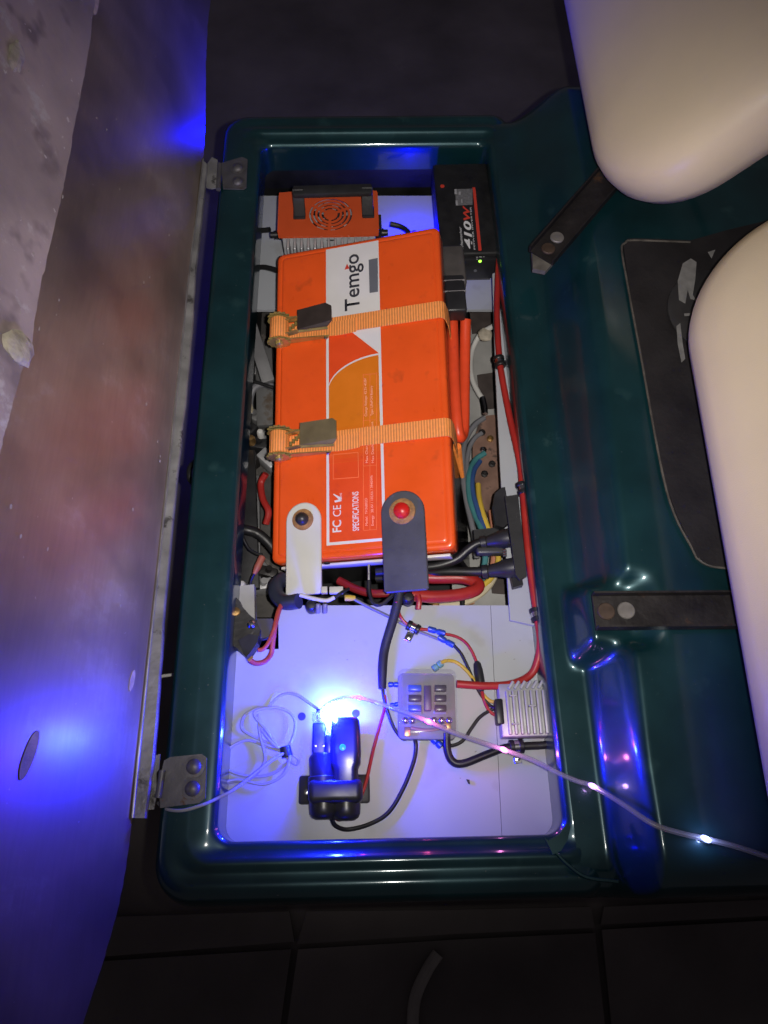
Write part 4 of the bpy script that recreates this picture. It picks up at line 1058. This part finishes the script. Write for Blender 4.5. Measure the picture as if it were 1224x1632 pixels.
g = G(); g.box((.010, YK * .48, .016), KM @ T((-XK / 2 - .001, -.002, -.012)), .002); g.build('wire_boot', BLACK_RUB, kv)

# =================================================================== wires on the near panel
zw = ZP + .005
wire('red_cable', 'thick red cable clamped along the side panel down to the fuse box', [(796, 405, -.035), (793, 450, -.04), (792, 500, -.04), (795, 560, -.040), (800, 600, -.040), (813, 668, -.036), (828, 735, -.030), (833, 780, -.026), (840, 860, -.026), (847, 920, -.028), (855, 975, -.030), (861, 1020, -.034), (857, 1052, -.042), (845, 1076, -.048), (815, 1090, -.046), (775, 1093, -.042), (728, 1090, -.040)], .0050, RED_WIRE, 'cable', 14)
def clamp(px, py, z, ang, label, r=.0075, group='cable clamps'):
    c0 = U(px, py, z); d = Vector((math.cos(ang), math.sin(ang), 0)); t = thing('cable_clamp', label, 'clamp', c0 - Vector((0, 0, r)), group)
    for s_ in (-1, 1):
        g = G(); m_ = 18; a0 = c0 + d * (s_ * .006)
        g.lathe(a0 - d * .003, d, [(0, r * .8), (0, r * 1.12), (.0008, r * 1.2), (.0052, r * 1.2), (.006, r * 1.12), (.006, r * .8)], m_); g.build('rubber_cushion', BLACK_RUB, t)
    g = G(); g.lathe(c0 - d * .0035, d, [(0, r * .85), (0, r * 1.08), (.007, r * 1.08), (.007, r * .85)], 20); g.build('metal_band', STEEL, t)
    e_ = Vector((-d.y, d.x, 0)); g = G(); g.box((.010, .016, .0018), frame(c0 + e_ * -.012 - Vector((0, 0, r * .6)), d, e_), .0006, 1); g.build('foot', STEEL, t)
    g = G(); g.lathe(c0 + e_ * -.014 - Vector((0, 0, r * .5)), (0, 0, 1), [(0, .0036), (.0012, .0034), (.002, 0)], 12); g.build('screw', STEEL, t)
clamp(796, 577, -.0400, R(97), 'cable clamp on the red cable near the far end of the side panel')
clamp(833, 779, -.026, R(98), 'cable clamp on the red cable beside the green rim at mid length')
clamp(856, 980, -.030, R(97), 'cable clamp on the red cable at the near end of the side panel')
clamp(823, 1190, ZP + .008, R(4), 'cable clamp on the black cable below the grey converter')
clamp(659, 1000, ZP + .009, R(-28), 'cable clamp with brass screw on the thin wires above the fuse box', .0058)
wire('black_loom', 'black taped wire loom running down from the battery to the adapter wires', [(640, 925, -.03), (634, 960, -.035), (626, 990, -.045), (614, 1030, ZP + .008), (610, 1060, ZP + .008), (609, 1098, ZP + .007)], lambda t: .0062 - .0012 * max(0, t - .85) / .15, BLACK_ROUGH, 'wire loom', 12)
wire('black_wire', 'thin black wire curving from the loom under the fuse box', [(610, 1096, zw), (612, 1112, zw), (618, 1135, zw), (628, 1160, zw), (640, 1176, zw), (648, 1178, zw)], .0022, BLACK_RUB)
wire('red_wire', 'thin red wire from the loom to the socket holder', [(613, 1108, zw), (614, 1125, zw), (606, 1155, zw + .004), (595, 1195, zw + .006), (585, 1240, zw + .012), (575, 1270, zw + .014), (560, 1295, zw + .012), (543, 1306, zw + .010), (535, 1304, zw + .012)], .0021, RED_WIRE)
wire('black_wire', 'black wire sweeping from the socket holder up to the fuse box', [(528, 1303, zw + .012), (535, 1316, zw + .006), (555, 1322, zw), (590, 1313, zw), (620, 1294, zw), (643, 1256, zw), (659, 1215, zw), (663, 1190, zw), (660, 1172, zw + .004)], .0027, BLACK_RUB)
wire('black_cable', 'thick black cable curving from fuse box to the clamp below the converter', [(712, 1168, ZP + .012), (713, 1195, ZP + .010), (721, 1213, ZP + .008), (738, 1217, ZP + .008), (775, 1203, ZP + .008), (805, 1192, ZP + .008), (840, 1189, ZP + .008), (870, 1187, ZP + .008), (905, 1178, ZP + .008)], .0050, BLACK_RUB, 'cable', 12)
wire('grey_wire', 'thin grey wire running diagonally from the battery to the wire clamp', [(565, 955, -.03), (590, 968, -.04), (625, 985, -.05), (657, 1002, ZP + .008), (680, 1011, zw), (700, 1019, zw)], .0022, GREY_WIRE)
wire('red_wire', 'thin red wire from the battery through the clamp to a blue crimp', [(632, 958, -.03), (637, 980, -.045), (648, 994, ZP + .012), (662, 1001, ZP + .008), (684, 1004, zw)], .0022, RED_WIRE)
def crimp(a, b_, label, m=None, r=.0042):
    a, b_ = U(*a, zw), U(*b_, zw); d = (b_ - a); L_ = d.length
    g = G(); g.lathe(a, d, [(0, r * .7), (.001, r), (L_ * .4, r), (L_ * .5, r * .72), (L_ * .6, r), (L_ - .001, r), (L_, r * .7)], 12); return g.build('crimp_connector', m or BLUE_CRIMP, label=label, cat='connector', group='crimp connectors')
crimp((682, 1002), (710, 1010), 'blue crimp on the red wire above the fuse box')
crimp((698, 1015), (724, 1029), 'blue crimp on the black wire above the fuse box')
wire('red_wire', 'thin red wire arcing from blue crimp to the inline fuse holder', [(709, 1010, zw), (728, 1015, zw), (742, 1024, zw), (752, 1038, zw), (760, 1056, zw)], .0021, RED_WIRE)
wire('black_wire', 'thin black wire arcing from blue crimp to the converter boot', [(723, 1028, zw), (735, 1042, zw), (746, 1064, zw), (757, 1090, zw), (770, 1112, zw), (782, 1125, zw), (797, 1131, zw + .006)], .0022, BLACK_RUB)
g = G(); a, b_ = U(760, 1054, zw + .004), U(768, 1102, zw + .007); d = b_ - a; L_ = d.length
g.lathe(a, d, [(0, .0025), (.003, .0048), (L_ * .3, .0062), (L_ * .7, .0062), (L_ - .003, .0046), (L_, .0025)], 16)
fh = g.build('inline_fuse_holder', BLACK, label='black inline fuse holder between the red wires', cat='fuse holder')
wire('red_wire', 'short red wire from the inline fuse holder to the converter boot', [(768, 1100, zw + .006), (771, 1114, zw), (778, 1130, zw), (788, 1139, zw), (800, 1141, zw + .005)], .0023, RED_WIRE)
wire('yellow_wire', 'yellow wire arcing from the fuse box top to the converter boot', [(703, 1056, zw + .006), (712, 1053, zw + .004), (726, 1055, zw), (742, 1067, zw), (755, 1083, zw), (768, 1104, zw), (781, 1117, zw), (798, 1120, zw + .005)], .0024, YELLOW_WIRE)
crimp((690, 1067), (705, 1056), 'teal crimp on the yellow wire at the top of the fuse box', TEAL_CRIMP, .0048)
wire('black_wire', 'thin black wire from the converter boot to the lower fuse box crimp', [(798, 1128, zw + .005), (784, 1131, zw), (765, 1143, zw), (752, 1160, zw), (738, 1180, zw), (722, 1188, zw), (705, 1187, zw)], .0023, BLACK_RUB)
crimp((689, 1177), (704, 1190), 'blue crimp on the black wire below the fuse box', None, .0046)
crimp((619, 1091), (635, 1091), 'small blue crimp entering the fuse box side, upper one', None, .0036)
crimp((622, 1124), (635, 1122), 'small blue crimp entering the fuse box side, lower one', None, .0030)

# =================================================================== near end of battery: lugs, red loop, cables
wire('red_loop', 'thick dark red cable looped below the charcoal strip', [(655, 918, -.07), (690, 921, -.07), (735, 921, -.068), (757, 927, -.064), (763, 934, -.06), (755, 942, -.056), (730, 948, -.05), (690, 951, -.045), (655, 948, -.04)], .0085, RED_WIRE, 'cable', 14)
wire('red_tip', 'short red wire end dangling below the charcoal strip', [(666, 948, -.03), (668, 958, -.03), (667, 968, -.032), (667, 971, -.033)], .0038, RED_WIRE, 'wire')
wire('black_cable', 'upper black battery cable running to the side connector', [(600, 912, -.075), (660, 906, -.06), (700, 901, -.052), (728, 891, -.046), (746, 876, -.040), (762, 866, -.036), (790, 860, -.034)], .0066, BLACK_RUB, 'cable', 14)
wire('black_cable', 'lower black battery cable running to the side connector', [(600, 922, -.09), (660, 916, -.075), (710, 911, -.06), (760, 911, -.05), (800, 908, -.042)], .0066, BLACK_RUB, 'cable', 14)
wire('magenta_cable', 'dark red cable under the near edge of the battery', [(540, 925, -.11), (570, 940, -.10), (600, 946, -.09), (640, 942, -.085), (680, 935, -.085)], .006, DARK_RED_WIRE, 'cable')
wire('thin_rod', 'thin steel sensor probe hanging from the battery edge', [(588, 900, -.035), (588, 912, -.037), (588, 925, -.039)], .0022, STEEL, 'probe')
wire('black_wire', 'thin black wire curling from the steel probe to the loom', [(588, 925, -.039), (589, 945, -.04), (596, 961, -.04), (608, 963, -.04), (622, 952, -.04), (630, 942, -.04)], .0028, BLACK_RUB)
# lugs under the strips
def lug(px, py, z, r, m, label, cat='lug'):
    c0 = U(px, py, z); g = G(); g.lathe(c0 + Vector((0, 0, -.02)), (0, 0, 1), [(0, r * .7), (.004, r), (.018, r), (.022, r * .7), (.023, 0)], 18); g.build('cable_lug', m, label=label, cat=cat)
lug(496, 964, -.03, .0080, BLACK_RUB, 'black rounded boot below the cream strip')
lug(651, 952, -.025, .0080, BLACK_RUB, 'black rounded boot below the charcoal strip')
for px, lb in ((507, 'left'), (518, 'right')):
    a, b_ = U(px, 962, -.028), U(px, 977, -.034); g = G(); g.cyl(a, b_, .0034, n=12, bev=.001); g.build('wire_nut', mat('grey_wire_cap', (.18, .17, .2), .4), label='small grey wire cap below the cream strip, %s of two' % lb, cat='cap')
wire('lug_boot', 'dark bulky cable boot beside the foot of the cream strip', [(476, 958, -.04), (455, 960, -.05), (441, 948, -.06), (441, 932, -.07), (452, 922, -.08)], .0105, mat('dark_blue_boot', (.03, .035, .06), .45), 'cable boot', 14)
cn = thing('wire_connector', 'white plastic wire connector with two blocks below the battery', 'connector', U(530, 945, -.04))
for k, (xa, xb) in enumerate(((512, 522), (525, 547))):
    ce = U((xa + xb) / 2, 941, -.034); g = G(); g.box((abs(U(xb, 941, -.034).x - U(xa, 941, -.034).x), .009, .008), T(ce), .001); g.build('block', mat('white_nylon', (.55, .54, .55), .5), cn)
wire('white_lead', 'pale lead below the white wire connector', [(478, 948, -.028), (500, 954, -.028), (520, 957, -.028), (533, 952, -.028)], .0028, WHITE_WIRE)
wire('black_wire', 'short black wire slanting between white connector and yellow crimp', [(533, 952, -.028), (545, 944, -.028), (556, 938, -.032)], .0022, BLACK_RUB)
a, b_ = U(549, 953, -.028), U(564, 953, -.03); g = G(); g.lathe(a, b_ - a, [(0, .003), (.001, .0042), (.008, .0042), (.0145, .003)], 12); g.build('crimp_connector', YELLOW_WIRE, label='yellow crimp below the battery edge', cat='connector')

# =================================================================== side connector bracket (right)
cbk = thing('connector_bracket', 'black angled bracket with cable connectors at the right bay wall', 'bracket', U(815, 870, -.06))
zb0 = -.012
g = G(); g.poly([U(x, y, zb0) for x, y in ((804, 793), (825, 790), (839, 920), (828, 926), (821, 918))], (0, 0, .004)); g.build('plate', BLACK_ROUGH, cbk, smooth=False)
g = G(); g.poly([U(x, y, zb0 - .03) for x, y in ((797, 783), (803, 782), (812, 835), (800, 846), (788, 842), (784, 810), (787, 792))], (0, 0, .012)); g.build('flap', BLACK, cbk, smooth=False)
g = G(); g.poly([U(x, y, zb0 - .028) for x, y in ((812, 921), (830, 922), (832, 936), (816, 940))], (0, 0, .01)); g.build('tab', BLACK, cbk, smooth=False)
g = G(); g.poly([U(x, y, -.05) for x, y in ((754, 847), (803, 842), (806, 872), (800, 882), (762, 886), (757, 880))], (0, 0, .006)); g.build('housing', BLACK_ROUGH, cbk, smooth=False)
g = G(); g.box((.038, .010, .012), T(U(781, 879, -.035)), .003, 3); g.build('latch', mat('dark_latch', (.05, .05, .052), .4), cbk)
for (pa, pb2, lb) in (((766, 866), (812, 857), 'a'), ((768, 912), (822, 904), 'b')):
    a, b_ = U(*pa, -.036), U(*pb2, -.024); d = b_ - a; L_ = d.length
    g = G(); g.lathe(a, d, [(0, .007), (.001, .0098), (.008, .0098), (.009, .0082), (L_ * .5, .0105), (L_ * .75, .0135), (L_, .0135)], 18); g.build('cable_gland', BLACK, cbk)
for k in range(3):
    c0 = U(802, 878 + 4 * k, -.02); g = G(); g.cyl(c0, c0 + Vector((.004, 0, .002)), .002, n=8); g.build('spring_coil', STEEL, cbk)

# =================================================================== right gap of the bay
g = G(); g.box((.012, .62, .10), T(U(745, 700, -.25) + Vector((0, -.02, 0))), .002); g.build('rack_rail', GREY_METAL, label='grey steel rack rail between battery and side panel', cat='rail')
tray = thing('rack_tray', 'grey steel battery tray under the battery with square cut-outs', 'tray', (0.12, 0, -.25))
g = G(); g.poly([U(x, y, -.20) for x, y in ((722, 520), (815, 520), (850, 985), (720, 985))], (0, 0, .004)); g.build('tray_plate', mat('pale_grey_steel', (.34, .335, .32), .6, .1, .25, 14, .2, 90), tray, smooth=False)
for pts in ([(748, 492), (785, 492), (788, 528), (752, 533)], [(760, 598), (800, 592), (806, 650), (766, 654)], [(780, 920), (806, 918), (808, 948), (784, 946)]):
    g = G(); g.poly([U(x, y, -.1965) for x, y in pts], (0, 0, .001)); g.build('cut_out', mat('brown_dark_recess', (.055, .042, .038), .7, 0, .3, 40), tray, smooth=False)
g = G(); g.poly([U(x, y, -.17) for x, y in ((762, 680), (775, 668), (830, 664), (840, 860), (800, 855), (770, 815), (752, 760), (752, 715))], (0, 0, .012)); tbk = thing('terminal_board', 'brown wiring board under the curved grey wires', 'board', U(785, 760, -.17))
g.build('board', BROWN, tbk, smooth=False)
for (x, y) in ((770, 718), (772, 756), (781, 700), (784, 740), (768, 690)):
    g = G(); g.lathe(U(x, y, -.158), (0, 0, 1), [(0, .006), (.003, .006), (.004, .003), (.008, .003), (.0085, 0)], 8); g.build('stud', random.choice((STEEL, BRASS, RUST)), tbk)
wire('white_wire', 'white wire bowed over the grey tray to a steel lug', [(786, 520, -.12), (775, 526, -.13), (764, 535, -.14), (754, 555, -.15), (750, 580, -.15), (753, 605, -.15), (762, 625, -.15), (770, 637, -.15)], .0046, WHITE_WIRE)
g = G(); c0 = U(773, 533, -.13); r = bmesh.ops.create_icosphere(g.bm, subdivisions=2, radius=1)
for v in r['verts']: v.co = c0 + Vector((v.co.x * .013, v.co.y * .014, v.co.z * .007)) * (1 + .25 * noise.noise(v.co * 2))
g.build('wire_nut', mat('cream_tape_blob', (.42, .37, .29), .7, 0, .3, 80), label='cream lump of tape on the white wire', cat='tape')
wire('lug_terminal', 'steel ring lug at the end of the white wire', [(769, 634, -.148), (772, 648, -.148), (773, 660, -.148)], .0052, STEEL, 'lug')
wire('grey_wire', 'outer grey wire curving around the brown board', [(772, 666, -.13), (758, 676, -.13), (745, 695, -.13), (738, 722, -.125), (738, 760, -.12), (744, 800, -.115), (752, 835, -.11), (757, 860, -.11), (760, 890, -.115)], .0044, GREY_WIRE)
wire('grey_wire', 'inner grey wire curving around the brown board', [(768, 690, -.13), (757, 698, -.13), (748, 715, -.13), (744, 745, -.125), (748, 780, -.12), (756, 815, -.115)], .0038, GREY_WIRE)
wire('teal_wire', 'teal wire running down beside the brown board', [(773, 722, -.13), (757, 734, -.13), (748, 756, -.12), (748, 790, -.11), (757, 820, -.105), (768, 845, -.10), (774, 880, -.10), (768, 930, -.11)], .0046, TEAL_WIRE)
wire('blue_wire', 'blue wire running down beside the brown board', [(765, 735, -.128), (755, 752, -.12), (753, 780, -.11), (762, 815, -.10), (774, 850, -.10), (776, 880, -.10), (765, 925, -.11)], .0040, BLUE_WIRE)
wire('yellow_wire', 'yellow wire running past the black bracket to the near panel', [(762, 772, -.12), (764, 795, -.11), (770, 820, -.10), (779, 845, -.10), (790, 870, -.10), (794, 895, -.10), (782, 922, -.10), (760, 938, -.10), (735, 945, -.10)], .0042, YELLOW_WIRE)
wire('orange_wire', 'salmon wire running behind the black bracket', [(783, 815, -.13), (786, 835, -.125), (789, 860, -.12), (786, 900, -.12), (780, 920, -.12)], .0050, mat('salmon_wire', (.48, .20, .12), .5))
wire('cream_wire', 'cream wire sweeping from the bracket under the red loop', [(795, 880, -.11), (793, 905, -.11), (782, 930, -.105), (762, 950, -.10), (735, 962, -.10), (700, 966, -.10)], .0048, CREAM_WIRE)
wire('yellow_wire', 'ochre wire lying under the red loop at the near panel edge', [(745, 955, -.11), (715, 960, -.11), (685, 958, -.11), (670, 950, -.11)], .0040, mat('ochre_wire', (.45, .27, .09), .5))
wire('orange_wire', 'pale orange wire under the red loop at the near panel edge', [(755, 958, -.12), (720, 965, -.12), (690, 965, -.12)], .0045, mat('pale_orange_wire', (.50, .24, .13), .5))
wire('black_wire', 'short black wire crossing below the red loop', [(737, 945, -.085), (737, 957, -.085), (737, 972, -.085)], .0036, BLACK_RUB)
wire('strap_tail', 'orange strap end hanging past the battery side', [(727, 712, -.05), (732, 735, -.08), (737, 760, -.11)], lambda t: .008 * (1 - t * .6), WEB, 'strap')

# =================================================================== left gap of the bay
zl = -.20
g = G(); g.poly([U(x, y, zl) for x, y in ((330, 500), (450, 500), (450, 985), (300, 985))], (0, 0, .004)); g.build('bay_floor_plate', mat('dark_stained_steel', (.07, .065, .06), .6, .2, .4, 18, .4, 60, wear=(.16, .14, .125), wscale=12, wth=.56), body, smooth=False)
def strut(a, b_, za, zb_, wd, m, label, name='frame_strut', cat='strut'):
    A_, B_ = U(*a, za), U(*b_, zb_); M = frame((A_ + B_) / 2, B_ - A_, Vector((0, 0, 1)).cross(B_ - A_)); g = G(); g.box(((B_ - A_).length, wd, .012), M, .002); g.build(name, m, label=label, cat=cat)
strut((398, 515), (428, 610), -.10, -.12, .022, mat('light_grey_steel', (.17, .17, .175), .5, .2, .25, 20), 'light grey steel strut slanting left of the upper ratchet')
strut((420, 545), (424, 680), -.16, -.16, .03, GREY_METAL, 'grey steel plate left of the battery between the ratchets', 'side_plate', 'plate')
strut((392, 720), (398, 940), -.14, -.14, .030, DARK_METAL, 'dark steel upright left of the lower half of the battery', 'upright', 'plate')
strut((408, 760), (410, 940), -.17, -.17, .012, mat('light_grey_steel', (.3, .3, .31), .5), 'pale grey edge strip left of the lower half of the battery', 'edge_strip', 'strip')
wire('grey_hose', 'grey hose bending left of the battery', [(436, 617, -.13), (420, 612, -.13), (404, 620, -.13), (398, 640, -.14), (400, 660, -.15)], .0060, GREY_WIRE, 'hose')
wire('black_hose', 'black hose entering below the left rim', [(378, 842, -.09), (395, 845, -.09), (410, 850, -.095), (425, 862, -.10), (440, 880, -.11)], .0075, BLACK_RUB, 'hose', 12)
wire('black_wire', 'thin black wire hanging along the left bay wall', [(377, 760, -.08), (378, 800, -.08), (384, 845, -.085), (395, 872, -.09), (408, 882, -.09), (418, 884, -.09)], .0024, BLACK_RUB)
wire('black_wire', 'black wire crossing the left gap under the upper ratchet', [(392, 605, -.11), (412, 610, -.11), (436, 618, -.11)], .0030, BLACK_RUB)
wire('red_wire', 'red wire bundle beside the lower ratchet', [(424, 755, -.11), (416, 770, -.12), (419, 795, -.12), (428, 815, -.12), (424, 835, -.13)], .0052, RED_WIRE)
a, b_ = U(419, 886, -.09), U(405, 915, -.09); g = G(); g.lathe(a, b_ - a, [(0, .003), (.002, .0055), (.02, .0052), ((b_ - a).length, .003)], 12); g.build('splice_sleeve', mat('dull_red_sleeve', (.36, .10, .08), .5), label='dull red splice sleeve left of the cream strip', cat='sleeve')
wire('black_wire', 'thin black wire hanging below the dull red sleeve', [(405, 914, -.09), (400, 925, -.095), (398, 938, -.10)], .0022, BLACK_RUB)
for (x, y, r_, m_, lb) in ((394, 648, .009, CREAM_WIRE, 'cream plastic cap left of the battery between the ratchets'), (424, 594, .006, STEEL, 'bright bolt head left of the battery under the upper ratchet'), (415, 690, .006, WHITE_WIRE, 'white plastic clip left of the lower ratchet'), (400, 700, .007, BRASS, 'brass fitting left of the lower ratchet'), (386, 932, .006, WHITE_WIRE, 'white cap above the grey switch box')):
    c0 = U(x, y, -.12); g = G(); g.lathe(c0 - Vector((0, 0, .01)), (0, 0, 1), [(0, r_), (.012, r_), (.016, r_ * .7), (.017, 0)], 10); g.build('fastener', m_, label=lb, cat='fastener')
random.seed(3)
for i, (x, y) in enumerate(((404, 668), (412, 712), (396, 690), (420, 700), (402, 735), (428, 735), (398, 590), (410, 905), (428, 915), (420, 935))):
    c0 = U(x, y, -.17); g = G(); s_ = random.uniform(.014, .024)
    g.box((s_, s_ * random.uniform(.8, 1.8), .03), T(c0) @ Matrix.Rotation(random.uniform(0, 3), 4, 'Z') @ Matrix.Rotation(random.uniform(-.4, .4), 4, 'X'), .003)
    g.cyl(c0 + Vector((0, 0, .01)), c0 + Vector((.004, .002, .022)), s_ * .3, n=10)
    lb = ('dark grimy block below the grey hose', 'grimy steel bracket beside the lower ratchet', 'dark block under the brass fitting', 'dull block behind the white clip', 'grimy lump below the lower ratchet', 'dull block by the red wire bundle', 'dark block beside the light strut', 'grey block left of the cream strip', 'dull grey block above the dark boot', 'grimy block beside the grey switch box')[i]
    g.build('linkage_block', random.choice((GREY_METAL, DARK_METAL, RUST, ALU_GREY)), label=lb, cat='block')
# switch assembly at the left of the near panel
sw = thing('switch_assembly', 'grey box with black angular switch lever at the left bay wall', 'switch', U(395, 990, -.08))
g = G(); g.poly([U(x, y, -.075) for x, y in ((371, 942), (408, 938), (409, 1000), (371, 1005))], (0, 0, .018)); g.build('grey_box', mat('pale_switch_box', (.34, .34, .35), .5, 0, .15, 30), sw, smooth=False)
g = G(); g.poly([U(x, y, -.055) for x, y in ((366, 962), (378, 958), (386, 965), (388, 972), (402, 988), (412, 996), (418, 1010), (416, 1026), (404, 1040), (397, 1054), (382, 1040), (366, 1030))], (0, 0, .022)); lv = g.build('lever', mat('grimy_black_lever', (.03, .029, .03), .45, 0, .4, 30, .3, 120), sw, smooth=False)
g = G(); g.poly([U(x, y, -.045) for x, y in ((384, 1028), (400, 1018), (416, 1020), (414, 1030), (402, 1048), (396, 1054))], (0, 0, .022)); g.build('contact_block', BLACK, sw, smooth=False)
g = G(); g.poly([U(x, y, -.058) for x, y in ((411, 990), (436, 990), (441, 1016), (416, 1022))], (0, 0, .012)); g.build('side_block', mat('dull_side_block', (.06, .055, .07), .5), sw, smooth=False)
g = G(); g.lathe(U(401, 996, -.031), (0, 0, 1), [(0, .006), (.003, .0055), (.0055, .003), (.006, 0)], 14); g.build('bolt', STEEL, lv)
g = G(); g.lathe(U(376, 975, -.033), (0, 0, 1), [(0, .006), (.002, .0055), (.003, 0)], 14); g.build('rivet', BRASS, lv)
g = G(); g.poly([U(x, y, -.030) for x, y in ((399, 1010), (406, 1000), (408, 1003), (402, 1012))], (0, 0, .001)); g.build('spade_tab', STEEL, lv, smooth=False)
g = G(); g.poly([U(x, y, -.022) for x, y in ((394, 1052), (402, 1045), (404, 1048), (397, 1055))], (0, 0, .001)); g.build('spade_tab', BRASS, lv, smooth=False)
wire('red_wire', 'red wire looping from the switch lever up past the dark boot', [(398, 1052, -.03), (408, 1057, -.035), (422, 1054, -.04), (432, 1042, -.045), (435, 1022, -.04), (438, 1000, -.035), (444, 975, -.04), (450, 960, -.05)], .0034, mat('dull_red_wire', (.40, .06, .045), .45))
wire('red_wire', 'shorter dull red wire from the switch contact', [(411, 1036, -.03), (420, 1034, -.03), (429, 1022, -.03), (436, 1005, -.03)], .0028, MATS['dull_red_wire'])
wire('grey_hose', 'thin pale cord in the dark gap between seat and green rim', [(240, 1083, -.10), (262, 1077, -.09), (285, 1075, -.08), (300, 1074, -.08)], .0022, WHITE_WIRE, 'cord')
wire('black_hose', 'black hose curve in the gap left of the green rim', [(312, 735, -.08), (303, 745, -.09), (302, 762, -.10), (312, 775, -.10), (322, 778, -.10)], .004, BLACK_RUB, 'hose')

# crumb of debris on the white panel
g = G(); g.poly([U(x, y, ZP + .0004) for x, y in ((743, 1242), (748, 1243), (749, 1250), (746, 1249))], (0, 0, .002)); g.build('debris_crumb', BLACK_ROUGH, label='tiny black crumb on the white panel below the black cable', cat='debris')
